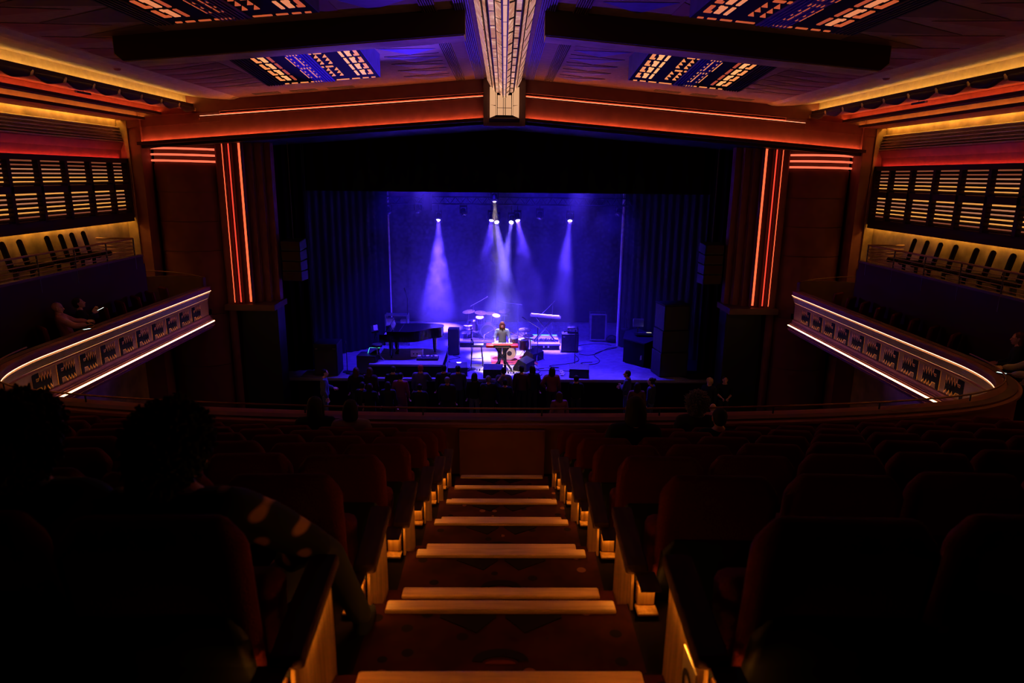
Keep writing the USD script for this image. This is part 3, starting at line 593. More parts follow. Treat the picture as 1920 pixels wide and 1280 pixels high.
# raised seats in the side tiers: tall backs against the amber wall
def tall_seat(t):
    obj('backrest', tri(hull(*[ball((x, y, z), .045, 8) for x in (-.13, .13) for y, z in ((.0, .40), (-.08, .84))] + [ball((x, -.10, .93), .05, 8) for x in (-.07, .07)])), plush_dark, t, 40)  # near-black cloth carries the silhouette shade in its colour
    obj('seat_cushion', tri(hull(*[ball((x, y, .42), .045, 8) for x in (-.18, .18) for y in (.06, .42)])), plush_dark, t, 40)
    obj('seat_base', MB().box((-.17, .02, 0), (.17, .10, .40)).mesh(), steel, t)
tall0 = None
for s, lst in ((-1, [14.24, 14.76, 15.66, 16.15, 16.57, 17.03]), (1, [17.12, 16.6, 16.08, 15.52, 14.82, 14.3, 13.72, 13.3])):
    for i, y in enumerate(sorted(lst, reverse=True)):
        lb = f'dark high-backed seat against the amber {SIDE[s]} wall, {ORD[i]} from the stage end'
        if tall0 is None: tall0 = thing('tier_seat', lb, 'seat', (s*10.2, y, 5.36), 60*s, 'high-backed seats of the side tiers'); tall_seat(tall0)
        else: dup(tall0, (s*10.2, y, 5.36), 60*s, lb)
# low seats of the side boxes below the tier wall
box0 = None
for s in (-1, 1):
    for i in range(8):
        y = 18.6 - i*.72
        lb = f'dim low-backed seat in the {SIDE[s]} side box, {ORD[i]} from the stage end'
        loc = (s*9.25, y, 3.85)
        if box0 is None:
            box0 = thing('box_seat', lb, 'seat', loc, 40*s, 'low seats of the side boxes')
            obj('backrest', tri(hull(*[ball((x, y_, z), .05, 8) for x in (-.19, .19) for y_, z in ((0, .42), (-.06, .82))])), plush, box0, 40)
            obj('seat_cushion', tri(hull(*[ball((x, y_, .42), .045, 8) for x in (-.19, .19) for y_ in (.05, .42)])), plush, box0, 40)
            obj('seat_base', MB().box((-.17, .05, 0), (.17, .35, .38)).mesh(), steel, box0)
        else: dup(box0, loc, 40*s, lb)
for s in (-1, 1):     # low curved wall and rail closing each box against the column
    b = thing('box_end_wall', f'low dark curved wall with a thin rail closing the {SIDE[s]} box against the column', 'wall')
    cp = spline([(8.55, 19.5), (9.2, 19.75), (9.9, 19.72), (10.5, 19.3)], 16)*V([s, 1])
    obj('end_wall', sweep(cp, [(-.05, 3.85), (.05, 3.85), (.05, 4.85), (-.05, 4.85)]), plaster_dark, b, 30)
    obj('rail_bar', tube(np.c_[cp, np.linspace(4.85, 5.06, 16)], .015, 8), rail_m, b, True)
    obj('underside', MB().box((min(s*8.60, s*10.7), 9, 3.42), (max(s*8.60, s*10.7), 19.9, 3.69)).mesh(), plaster_dark, b)
# ================================================================== stage
S = 1.12
st = thing('stage_deck', 'wide grey-painted concert stage with a pale front edge strip', 'stage')
obj('deck', MB().box((-8.2, 22.06, S - .12), (8.2, 32, S)).mesh(), stage_floor_m, st)
obj('edge_strip', MB().box((-8.2, 22.0, S - .07), (8.2, 22.06, S + .004)).mesh(), mat('edge_alu', (.5, .5, .55), .35, .6), st)
obj('stage_front', MB().box((-8.2, 22.08, 0), (8.2, 22.2, S - .12)).mesh(), velvet, st)
def curtain(name, pts, z0, z1, label, m=drape_m, amp=.035, wave=.30, lit_edge=None, cat='curtain'):
    t = thing(name, label, cat)
    p = V(pts, float); L = np.linalg.norm(p[1] - p[0]); n = int(L/wave*8) + 2
    u = np.linspace(0, 1, n); d = (p[1] - p[0])/L; nr = V([-d[1], d[0]])
    off = amp*np.sin(u*L/wave*2*np.pi) + .3*amp*np.sin(u*L/wave*2*np.pi*.37 + 1)
    q = p[0] + u[:, None]*(p[1] - p[0]) + off[:, None]*nr
    m_ = sweep(q, [(-.012, z0), (.012, z0), (.012, z1), (-.012, z1)])
    obj('pleated_cloth', m_, m, t, 40)
    if lit_edge is not None:
        e = p[lit_edge]; obj('leading_edge', tube([(*e, z0), (*(e + [0, -.02]), z1)], .055 if m is drape_m else .025, 8), lit_edge_paint if m is drape_m else drape_m, t, True)  # paler tube paints the light caught along the leading edge
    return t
curtain('stage_curtain', [(-4.47, 26.8), (-7.4, 24.0)], S + .01, 8.6, 'long pleated dark curtain on the left of the stage with a pale-painted lit leading edge', lit_edge=0)
curtain('stage_curtain', [(4.62, 26.7), (7.6, 24.2)], S + .01, 8.6, 'long pleated dark curtain on the right of the stage with a pale-painted lit leading edge', lit_edge=0)
curtain('backcloth', [(-7.5, 31.3), (7.5, 31.3)], S + .01, 9.5, 'plain backcloth glowing blue through the haze at the rear of the stage', backcloth_m, .025, .9, cat='backcloth')
curtain('side_masking', [(-7.5, 31.0), (-5.6, 27.8)], S + .01, 8.6, 'dark masking curtain behind the left stage curtain', velvet, .05, .3)
curtain('side_masking', [(7.5, 31.0), (5.7, 27.8)], S + .01, 8.6, 'dark masking curtain behind the right stage curtain', velvet, .05, .3)
curtain('black_border', [(-8.3, 23.2), (8.3, 23.2)], 7.22, 9.5, 'black border cloth hanging across the top of the stage opening', velvet, .04, .5)
curtain('black_tab', [(-6.55, 23.1), (-8.4, 22.4)], .02, 9.0, 'black house curtain drawn to the left of the stage with a lit edge painted paler', velvet, .05, .3, lit_edge=0)
curtain('black_tab', [(6.85, 23.1), (8.4, 22.4)], .02, 9.0, 'black house curtain drawn to the right of the stage', velvet, .05, .3)
o = obj('stage_back_wall', MB().box((-9, 32, 0), (9, 32.2, 11)).mesh(), black_paint); tag(o, kind='structure')
o = obj('stage_side_wall', MB().box((-9.2, 20.6, 0), (-9, 32.2, 11)).mesh(), black_paint); tag(o, kind='structure')
o = obj('stage_side_wall', MB().box((9, 20.6, 0), (9.2, 32.2, 11)).mesh(), black_paint); tag(o, kind='structure')
o = obj('stage_roof', MB().box((-9.2, 20.4, 10.8), (9.2, 32.2, 11)).mesh(), black_paint); tag(o, kind='structure')
# ---- lighting bar and heads
for ty, tz, lab in ((25.9, 6.72, 'horizontal lighting truss above the stage carrying most of the spotlights'), (28.4, 6.62, 'second lighting truss further back carrying the far left spotlight')):
    tr = thing('lighting_truss', lab, 'truss')
    for y, z in ((ty - .15, tz), (ty + .15, tz), (ty, tz + .26)): obj('truss_chord', rod((-4.6, y, z), (4.6, y, z), .025, 8), steel, tr)
    for i in range(23):
        x = -4.4 + i*.4
        obj('truss_brace', MB().rod((x, ty - .15, tz), (x + .2, ty, tz + .26), .012, 6).rod((x + .2, ty, tz + .26), (x + .4, ty + .15, tz), .012, 6).rod((x, ty - .15, tz), (x + .4, ty + .15, tz), .012, 6).mesh(), steel, tr)
    for x in (-4.5, 4.5): obj('truss_chain', rod((x, ty, tz + .26), (x, ty, 10.82), .012, 6), steel, tr)
lens_on = mat('lens_lit', (.1, .1, .1), emit=(.55, .45, 1.0), strength=14); lens_off = mat('lens_dark', (.03, .03, .05), .08, coat=.6)
def moving_head(pos, aim, lit, label):
    t = thing('stage_spotlight', label, 'spotlight', pos, 0, 'spotlights on the truss' if lit else None)
    d = V(aim, float) - V(pos); d /= np.linalg.norm(d)
    z = -d; x = np.cross([0, 1, .01], z); x /= np.linalg.norm(x); y = np.cross(z, x)
    T = np.eye(4); T[:3, 0], T[:3, 1], T[:3, 2] = x, y, z
    body = trimesh.creation.revolve(V([(0, .20), (.06, .20), (.095, .16), (.10, .0), (.115, -.07), (.10, -.08), (0, -.075)]), sections=20); body.apply_transform(T)
    hp_ = obj('head', body, black_paint, t, 40)
    le = trimesh.creation.revolve(V([(0, -.108), (.05, -.104), (.085, -.086), (0, -.082)]), sections=20); le.apply_transform(T)
    obj('lens', le, lens_on if lit else lens_off, hp_, 40)
    obj('yoke', MB().box((-.14, -.03, -.02), (-.115, .03, .24)).box((.115, -.03, -.02), (.14, .03, .24)).box((-.14, -.05, .22), (.14, .05, .30)).mesh(), black_paint, t)
    obj('clamp', MB().rod((0, 0, .28), (0, (26.05 if pos[1] < 27 else 28.55) - pos[1], (6.73 if pos[1] < 27 else 6.63) - pos[2]), .02, 8).mesh(), steel, t)
moving_head(KEY, (-.02, 21.5, 1.2), False, 'small warm-lit spotlight above the centre beams, shining down on the singer')
WHERE = ['far left one, over the piano', 'just outside the centre pair on the left', 'left of the centre pair', 'right of the centre pair', 'just outside the centre pair on the right', 'far right one, over the amplifier']
for (p, a, w, c), wh in zip(HEADS, WHERE): moving_head(p, (a[0], a[1] - 3.5, a[2]), True, f'lit blue-white spotlight on the truss, {wh}')
for i, (x, z, wh) in enumerate([(-4.3, 6.45, 'at the left end by the curtain edge'), (-3.2, 6.5, 'second from the left end'), (-1.5, 6.4, 'between the far left beam and the centre'), (1.35, 6.3, 'just right of the centre beams'), (4.3, 6.45, 'at the right end by the curtain edge')]):
    moving_head((x, 25.9, z), (x*.6, 22, 3), False, f'unlit dark moving head hanging from the truss {wh}')
hb = thing('hung_cabinet', 'dark narrow box hanging from the truss left of the far left beam', 'speaker', (-2.80, 25.6, 6.48))
obj('cabinet', MB().rbox((0, 0, .32), (.30, .3, .62), .02).mesh(), black_paint, hb, 30); obj('hanger', MB().rod((-.1, .15, .58), (-.1, .15, .25), .012).rod((.1, .15, .58), (.1, .15, .25), .012).mesh(), steel, hb)
for s in (-1, 1):
    hf = thing('hanging_fixture', f'small black bar fixture hanging under the red {SIDE[s]} cove panel', 'fixture', (s*8.95, 15.45, 9.38))
    obj('bar', MB().rod((0, -.25, 0), (0, .25, 0), .022).mesh(), black_paint, hf); obj('wire', rod((0, 0, 0), (0, 0, .16), .006), steel, hf); obj('end_cap', MB().rod((0, -.29, 0), (0, -.25, 0), .024).mesh(), plaster_buff, hf)
# ---- helpers for gear
gear_black = grain('gear_black', (.014, .014, .016), (.028, .028, .032), 14., .55, bump=.1)
grey_cab = mat('speaker_grille', (.03, .03, .034), .5); case_m = mat('flightcase_panel', (.04, .04, .055), .45); alu = mat('case_trim', (.6, .6, .65), .3, .9)
tape_m = led('glow_tape', (.10, 1.0, .55), 1.3); cable_m = mat('black_cable', (.012, .012, .014), .5)
white_m = mat('white_enamel', (.8, .8, .82), .35); red_m = mat('red_lacquer', (.55, .03, .02), .3, coat=.4); cream_m = mat('cream_skin', (.78, .70, .58), .5)
piano_black = mat('piano_black', (.008, .008, .010), .12, coat=.8)
def mic_stand(name, loc, label, h=1.5, boom=None, base='round', mic=True):
    t = thing(name, label, 'microphone stand', loc)
    if base == 'round': obj('base', MB().lathe([(0, .0), (.16, 0), (.155, .02), (.04, .035), (0, .035)]).mesh(), steel, t, 30)
    else:
        for q in range(3): obj('leg', rod((.02*math.cos(q*2.09), .02*math.sin(q*2.09), .22), (.30*math.cos(q*2.09 + .4), .30*math.sin(q*2.09 + .4), .015), .011, 6), steel, t)
    obj('pole', rod((0, 0, .02), (0, 0, h), .013, 8), steel, t)
    end = V([0, 0, h])
    if boom is not None:
        b0 = end - V(boom)*.25; end = end + V(boom); obj('boom', rod(b0, end, .010, 8), chrome, t); d = V(boom)/np.linalg.norm(boom)
    else: d = V([0, -.6, .5]); d /= np.linalg.norm(d)
    if mic:
        obj('microphone', MB().rod(end, end + d*.14, .014, 8, .022).add(trimesh.creation.icosphere(2, .03).apply_translation(end + d*.165)).mesh(), steel, t, 30)
    return t
def wedge(name, loc, rz, label, w=.66, d=.52, h=.42):
    t = thing(name, label, 'monitor speaker', loc, rz)
    p = [(-d/2, 0), (d/2, 0), (d/2, h*.25), (d*.10, h), (-d/2, h*.72)]
    cb = obj('cabinet', extX(p, -w/2, w/2), gear_black, t)
    n = V([0, h*.75, d*.4]); n = n/np.linalg.norm(n)
    a, b = V([d/2, h*.25]), V([d*.10, h]); q = [a + (b - a)*.06, a + (b - a)*.94]
    q2 = [r_ + V([n[1], n[2]])*.012 for r_ in q]
    obj('grille', extX([q[0], q2[0], q2[1], q[1]], -w/2 + .03, w/2 - .03), grey_cab, cb)
    obj('handle', MB().box((-w/2 - .008, -.06, h*.35), (-w/2, .06, h*.5)).box((w/2, -.06, h*.35), (w/2 + .008, .06, h*.5)).mesh(), steel, t)
    return t
def riser(name, lo, hi, label, tape=None):
    t = thing(name, label, 'platform', ((lo[0] + hi[0])/2, (lo[1] + hi[1])/2, S))
    hx, hy, h = (hi[0] - lo[0])/2, (hi[1] - lo[1])/2, hi[2] - S
    obj('deck', MB().box((-hx, -hy, h - .06), (hx, hy, h)).mesh(), stage_floor_m, t)
    obj('skirt', MB().box((-hx + .02, -hy + .02, 0), (hx - .02, hy - .02, h - .06)).mesh(), velvet, t)
    obj('edge_trim', MB().box((-hx - .01, -hy - .01, h - .06), (hx + .01, -hy, h + .004)).box((hx, -hy, h - .06), (hx + .012, hy, h + .004)).box((-hx - .012, -hy, h - .06), (-hx, hy, h + .004)).mesh(), alu, t)
    return t
# ---- left: piano riser with grand piano, stool, small keyboard, boxes
pr = riser('piano_riser', (-4.5, 22.25), (-2.05, 24.9, S + .42), 'low black-skirted platform under the grand piano')
ZP = S + .42
obj('cable_ramp', MB().cbox((1.30, -.2, .12), (.05, 2.3, .06), rx=0).mesh(), alu, pr)
gp = thing('grand_piano', 'black grand piano with closed lid on the left platform', 'piano', (-4.0, 22.95, ZP))
out = spline([(0, 0), (.55, 0), (.95, .06), (1.25, .34), (1.5, .62), (1.74, .74), (1.86, .95), (1.80, 1.25), (1.5, 1.4), (.8, 1.42), (0, 1.42)], 60)
def pz(poly, z0, z1): m = trimesh.creation.extrude_polygon(Polygon(poly), z1 - z0, engine='earcut'); m.apply_translation((0, 0, z0)); return m
obj('case', pz(out, .60, .94), piano_black, gp, 30)
obj('lid', pz(Polygon(out).buffer(.02).exterior.coords[:-1], .945, .97), piano_black, gp, 30)
obj('lid_hinge', MB().box((.42, .02, .97), (.44, 1.38, .976)).mesh(), chrome, gp)
obj('key_bed', MB().box((-.26, .04, .60), (.0, 1.38, .70)).box((-.26, .0, .60), (.02, .06, .86)).box((-.26, 1.36, .60), (.02, 1.42, .86)).mesh(), piano_black, gp)
obj('keys', MB().box((-.20, .08, .70), (-.04, 1.34, .725)).mesh(), white_m, gp)
obj('music_desk', MB().cbox((.12, .7, 1.06), (.02, .8, .22), ry=-18).mesh(), piano_black, gp)
for x, y in ((.12, .14), (.12, 1.28), (1.55, 1.0)):
    obj('leg', MB().lathe([(0, 0), (.03, 0), (.03, .06), (.06, .10), (.075, .45), (.09, .60), (0, .60)], (x, y, 0), 16).mesh(), piano_black, gp, 30)
obj('pedal_lyre', MB().box((.25, .62, .02), (.29, .66, .6)).box((.25, .78, .02), (.29, .82, .6)).box((.18, .6, .02), (.30, .84, .08)).mesh(), piano_black, gp)
sk = thing('small_keyboard', 'small keyboard with pale keys on a stand at the piano player\'s place', 'keyboard', (-4.42, 23.1, ZP), 12)
obj('body', MB().rbox((0, .5, .92), (.26, .95, .07), .015, ry=-8).mesh(), gear_black, sk, 30)
obj('keys', MB().cbox((.03, .5, .965), (.14, .85, .02), ry=-8).mesh(), white_m, sk)
obj('stand', MB().rod((-.1, .15, .02), (.05, .85, .88), .018).rod((-.1, .85, .02), (.05, .15, .88), .018).rod((.1, .15, .02), (.05, .85, .88), .018).rod((.1, .85, .02), (.05, .15, .88), .018).mesh(), steel, sk)
so = thing('piano_stool', 'round-topped black stool with chrome legs at the left of the piano', 'stool', (-4.30, 22.72, ZP))
obj('seat', MB().lathe([(0, .50), (.17, .50), (.185, .53), (.185, .57), (.16, .60), (0, .605)]).mesh(), gear_black, so, 30)
obj('column', rod((0, 0, .2), (0, 0, .5), .02), chrome, so)
for q in range(3): obj('leg', rod((0, 0, .26), (.24*math.cos(q*2.09), .24*math.sin(q*2.09), .02), .014), chrome, so)
rb = thing('rack_box', 'white-topped audio box standing under the piano tail', 'box', (-3.02, 23.35, ZP))
obj('body', MB().rbox((0, 0, .13), (.42, .32, .24), .015).mesh(), white_m, rb, 30); obj('knob', MB().rod((-.1, -.16, .13), (-.1, -.175, .13), .025).rod((.02, -.16, .13), (.02, -.175, .13), .025).mesh(), steel, rb)
pb = thing('pedal_tray', 'dark tray of effect pedals on the floor beneath the piano', 'pedal board', (-2.6, 22.95, ZP))
obj('tray', MB().rbox((0, 0, .05), (.75, .36, .08), .015).mesh(), gear_black, pb, 30)
for i in range(5): obj('pedal', MB().rbox((-.29 + i*.145, .0, .115), (.10, .14, .05), .01).mesh(), chrome if i % 2 else white_m, pb, 30)
sb = thing('piano_speaker', 'upright black speaker cabinet standing behind the tail of the piano', 'speaker', (-1.86, 25.3, S))
cb = obj('cabinet', MB().rbox((0, 0, .52), (.42, .42, 1.0), .02).mesh(), gear_black, sb, 30); obj('grille', MB().box((-.18, -.225, .06), (.18, -.212, .98)).mesh(), grey_cab, cb)
lb = thing('left_monitor', 'large black box speaker with a green-edged lid at the front left of the stage', 'speaker', (-4.62, 22.75, S), -4)
cb = obj('cabinet', MB().rbox((0, 0, .33), (.66, .6, .66), .02).mesh(), gear_black, lb, 30); obj('grille', MB().box((-.29, -.315, .06), (.29, -.302, .6)).mesh(), grey_cab, cb)
obj('tablet', MB().cbox((.18, .12, .74), (.36, .26, .015), rx=32).mesh(), gear_black, lb)
obj('glow_edge', MB().cbox((.18, .232, .812), (.36, .016, .018), rx=32).cbox((-.005, .12, .745), (.016, .26, .018), rx=32).mesh(), tape_m, lb)
rk = thing('equipment_rack', 'pale metal equipment frame with shelves beside the left curtain', 'rack', (-4.15, 26.3, S))
for x in (-.42, .42):
    for y in (-.2, .2): obj('upright', MB().box((x - .025, y - .025, 0), (x + .025, y + .025, 1.35)).mesh(), alu, rk)
for z in (.15, 1.3): obj('shelf', MB().box((-.44, -.22, z), (.44, .22, z + .04)).mesh(), alu, rk)
obj('brace', rod((.42, -.2, .2), (-.1, -.2, .8), .02), alu, rk)
for x, z in ((-.28, 1.05), (.28, 1.0), (0, .55)): obj('shelf_unit', MB().rbox((x, 0, z), (.28, .3, .26), .015).mesh(), white_m, rk, 30)
mic_stand('microphone_stand', (-3.72, 26.2, S), 'thin microphone stand rising behind the pale equipment frame', 2.0, (-.05, -.1, .25))
mic_stand('microphone_stand', (-5.36, 22.75, S), 'thin straight stand on a round base at the far left of the stage floor', 1.0)
co = thing('cable_coil', 'dark coil of cable lying round the far left stand', 'cable', (-5.15, 22.55, S))
obj('coil', tube([((.16 + .015*(i % 5))*math.cos(i*.4), (.12 + .01*(i % 4))*math.sin(i*.4), .012 + .0006*i) for i in range(70)], .011, 6), cable_m, co, True)
# ---- drum riser with the large kit
dr = riser('drum_riser', (-1.72, 26.35), (1.0, 28.9, S + .25), 'black-fronted platform carrying the large drum kit')
def drum(t, c, r, h, m, axis='z', tilt=(0, 0), name='drum', head=white_m):
    sh = trimesh.creation.revolve(V([(0, 0), (r, 0), (r, h), (0, h)]), sections=28)
    hd = trimesh.creation.revolve(V([(0, h), (r*.96, h), (r*.96, h + .006), (0, h + .008)]), sections=28)
    hp = trimesh.util.concatenate([trimesh.creation.revolve(V([(r*.95, z), (r + .014, z), (r + .014, z + .025), (r*.95, z + .025)]), sections=28) for z in (0, h - .02)])
    T = R(0, tilt[0], tilt[1]); T[:3, 3] = c
    for mm in (sh, hd, hp): mm.apply_transform(T)
    dd = obj(name, sh, m, t, 40); obj('drum_head', hd, head, dd, 40); obj('hoop', hp, chrome, dd, 40)
    lug = MB()
    for q in range(6):
        a = q*np.pi/3; lug.box((r - .004, -.012, h*.2), (r + .016, .012, h*.8)); lug.p[-1].apply_transform(T @ R(math.degrees(a)))
    lug.build('lugs', chrome, dd)
    return dd
def cymbal(t, c, r, tilt=(0, 0), pole=True, zfloor=0.):
    m = trimesh.creation.revolve(V([(.008, .028), (.03, .024), (.05, .006), (r, -.012), (r, -.015), (.05, .003), (.03, .02), (.008, .024)]), sections=32)
    T = R(0, *tilt); T[:3, 3] = c; m.apply_transform(T); obj('cymbal', m, mat('bronze', (.75, .62, .42), .25, .9), t, 40)
    if pole:
        obj('cymbal_pole', rod((c[0], c[1], zfloor + .2), (c[0], c[1], c[2] + .05), .012, 8), chrome, t)
        for q in range(3): obj('cymbal_leg', rod((c[0], c[1], zfloor + .3), (c[0] + .22*math.cos(q*2.09 + .3), c[1] + .22*math.sin(q*2.09 + .3), zfloor + .015), .010, 6), chrome, t)
red_shell = mat('red_sparkle', (.16, .02, .03), .25, coat=.6); dark_shell = mat('dark_shell', (.05, .02, .035), .25, coat=.6)
dk = thing('drum_kit', 'large dark drum kit with several cymbals on the riser behind the singer', 'drum kit', (-.60, 27.1, S + .25))
drum(dk, (0, -.28, .30), .29, .42, dark_shell, tilt=(-90, 0), name='bass_drum', head=mat('black_head', (.02, .02, .024), .3))
obj('bass_front_hoop', MB().lathe([(.275, -.03), (.305, -.03), (.305, .02), (.275, .02)], n=36).mesh().apply_transform(R(0, 90)).apply_translation((0, -.30, .30)), chrome, dk, 40)
obj('bass_front_head', MB().lathe([(0, 0), (.275, 0), (.275, .01), (0, .01)], n=36).mesh().apply_transform(R(0, 90)).apply_translation((0, -.29, .30)), mat('black_head', (.02, .02, .024), .3), dk, 40)
drum(dk, (-.33, -.12, .62), .165, .26, dark_shell, tilt=(18, 0), name='rack_tom'); drum(dk, (.30, -.06, .66), .17, .28, dark_shell, tilt=(16, 6), name='rack_tom')
drum(dk, (-.62, .02, .28), .20, .40, dark_shell, name='floor_tom'); drum(dk, (-.80, -.25, .38), .18, .15, white_m, name='snare_drum')
for c, r, ti in (((-.78, -.1, 1.08), .25, (8, -6)), ((-.30, .10, 1.0), .25, (10, 4)), ((.08, .25, .95), .22, (6, 0)), ((.66, .0, 1.10), .23, (12, -10)), ((.66, .02, .93), .20, (4, 0))): cymbal(dk, c, r, ti)
obj('drum_throne', MB().lathe([(0, .45), (.16, .45), (.17, .5), (0, .52)], (0, .75, 0)).rod((0, .75, 0), (0, .75, .46), .03).mesh(), gear_black, dk, 30)
obj('bass_pedal', MB().cbox((0, .3, .03), (.10, .28, .02), rx=12).mesh(), chrome, dk)
obj('kit_rug', MB().box((-1.0, -.6, 0), (1.0, .9, .008)).mesh(), mat('dark_rug', (.06, .05, .08), .95), dk)
mic_stand('overhead_microphone', (-1.2, 27.0, S + .25), 'boom microphone reaching over the left cymbals of the large kit', 1.35, (.42, .1, .22), 'tripod')
mic_stand('overhead_microphone', (.62, 27.2, S + .25), 'boom microphone on a long arm over the right cymbals of the large kit', 1.35, (-.62, .0, .08), 'tripod')
mic_stand('hanging_microphone', (-.3, 28.6, S + .25), 'tall stand with two small microphones high behind the drums', 2.75, (-.12, -.1, .12), 'tripod')
mic_stand('kick_microphone', (-.72, 26.6, S + .25), 'short stand with a microphone slanting at the front of the bass drum', .22, (.34, .2, .16), 'tripod')
# ---- small kit behind the singer on a red rug
rg = obj('stage_rug', MB().rbox((.42, 24.45, S + .008), (1.7, 1.3, .014), .006, rz=3).mesh(), grain('red_rug', (.45, .05, .03), (.62, .10, .05), 8., .95), None); tag(rg, 'red patterned rug under the small drum kit behind the singer', 'rug')
k2 = thing('small_drum_kit', 'small red drum kit with a cream bass drum head just behind the singer', 'drum kit', (.22, 24.62, S + .016))
drum(k2, (.0, -.25, .29), .27, .36, red_shell, tilt=(-90, 0), name='bass_drum')
obj('bass_front_head', MB().lathe([(0, 0), (.26, 0), (.26, .01), (0, .01)], n=36).mesh().apply_transform(R(0, 90)).apply_translation((0, -.262, .29)), cream_m, k2, 40)
obj('bass_front_hoop', MB().lathe([(.255, -.03), (.285, -.03), (.285, .02), (.255, .02)], n=36).mesh().apply_transform(R(0, 90)).apply_translation((0, -.275, .29)), chrome, k2, 40)
obj('head_emblem', MB().lathe([(.0, 0), (.09, 0), (.09, .004), (0, .004)], n=24).mesh().apply_transform(R(0, 90)).apply_translation((.03, -.272, .27)), black_paint, k2, 30)
drum(k2, (.18, -.05, .62), .16, .24, red_shell, tilt=(14, 0), name='rack_tom'); drum(k2, (.56, .25, .30), .20, .38, red_shell, name='floor_tom'); drum(k2, (-.36, .2, .46), .17, .13, white_m, name='snare_drum')
for c, r, ti in (((.72, -.15, .93), .20, (6, 0)), ((.72, -.15, .80), .20, (-3, 0)), ((.60, .25, 1.06), .23, (8, 3))): cymbal(k2, c, r, ti)
obj('hi_hat_pedal', MB().cbox((.72, -.3, .03), (.09, .26, .02), rx=10).mesh(), chrome, k2)
mic_stand('kit_microphone', (1.28, 24.35, S), 'boom microphone standing right of the small drum kit and pointing up to the left', 1.28, (-.42, .05, .26), 'tripod')
# ---- singer's keyboard on a cross stand, microphone, stool with laptop
kb = thing('red_keyboard', 'bright red stage keyboard on a black cross stand in front of the singer', 'keyboard', (-.02, 23.05, S))
obj('body', MB().rbox((0, 0, .90), (1.12, .30, .11), .03).mesh(), red_m, kb, 30)
obj('panel', MB().box((-.30, -.145, .955), (.30, .0, .962)).mesh(), red_m, kb)
obj('key_bed', MB().box((-.36, .02, .952), (.36, .145, .962)).mesh(), gear_black, kb)
for i in range(29): obj('white_key', MB().box((-.355 + i*.0245, .025, .960), (-.355 + i*.0245 + .022, .142, .975)).mesh(), white_m, kb)
obj('black_keys', trimesh.util.concatenate([trimesh.creation.box((.012, .07, .012), trimesh.transformations.translation_matrix((-.355 + (i + 1)*.0245, .07, .98))) for i in range(28) if i % 7 not in (2, 6)]), gear_black, kb)
obj('rear_panel', MB().box((-.30, -.158, .865), (.30, -.15, .94)).mesh(), gear_black, kb)
obj('rear_label', MB().box((-.24, -.160, .885), (.26, -.158, .897)).mesh(), cream_m, kb)
for s in (-1, 1):
    obj('stand_tube', MB().rod((-s*.34, -.12*s*0 - .10, .02), (s*.22, -.10, .83), .018).rod((-s*.34, .12, .02), (s*.22, .12, .83), .018).mesh(), steel, kb, 30)
    obj('stand_foot', MB().rod((s*.34, -.22, .02), (s*.34, .24, .02), .018).rod((s*.22, -.16, .83), (s*.22, .16, .83), .018).mesh(), steel, kb, 30)
obj('sustain_pedal', MB().rbox((-.18, .42, .03), (.10, .24, .05), .015).mesh(), gear_black, kb, 30)
mic_stand('singer_microphone', (.98, 23.5, S), 'boom microphone reaching from the right to the singer\'s mouth', 1.02, (-.86, -.08, .34), 'tripod')
sl = thing('bar_stool', 'tall thin-legged black stool with a laptop on it beside the singer', 'stool', (-.92, 23.75, S))
obj('seat', MB().rbox((0, 0, .74), (.36, .34, .04), .015).mesh(), gear_black, sl, 30)
for x in (-1, 1):
    for y in (-1, 1): obj('leg', rod((x*.22, y*.2, 0), (x*.15, y*.14, .72), .013), steel, sl)
obj('foot_rail', MB().rod((-.2, -.18, .2), (.2, -.18, .2), .01).rod((-.2, .18, .2), (.2, .18, .2), .01).rod((-.2, -.18, .2), (-.2, .18, .2), .01).rod((.2, -.18, .2), (.2, .18, .2), .01).mesh(), steel, sl)
lp = thing('laptop', 'open silver laptop on the stool beside the singer', 'laptop', (-.88, 23.75, S + .762))
obj('base', MB().rbox((.02, 0, .012), (.34, .25, .02), .006).mesh(), white_m, lp, 30); obj('screen', MB().cbox((-.19, 0, .11), (.015, .25, .22), ry=-18).mesh(), gear_black, lp)
mic_stand('straight_stand', (-1.10, 23.2, S), 'thin straight microphone stand on a small round base left of the singer', 1.42)
cc = thing('cable_coil', 'pale coil of cables heaped at the foot of the straight stand', 'cable', (-1.35, 23.0, S))
obj('coil', tube([((.2 + .03*math.sin(i*1.7))*math.cos(i*.45), (.14 + .03*math.cos(i*1.3))*math.sin(i*.45), .012 + .0007*i) for i in range(80)], .012, 6), steel, cc, True)
# ---- monitor wedges along the front
for loc, rz, lab, kw in [((-1.55, 22.55, S), 6, 'black monitor wedge at the stage front left of centre', {}), ((-.32, 22.35, S), 0, 'black monitor wedge at the stage front directly below the singer', {}),
        ((2.62, 22.45, S), -6, 'black monitor wedge at the stage front on the right', {}), ((.75, 23.25, S), 62, 'tilted monitor wedge with a brown-lit face right of the singer', {}), ((1.12, 24.55, S), 50, 'monitor wedge facing the small drum kit from the right', {})]:
    wedge('monitor_wedge', loc, rz, lab, **kw)
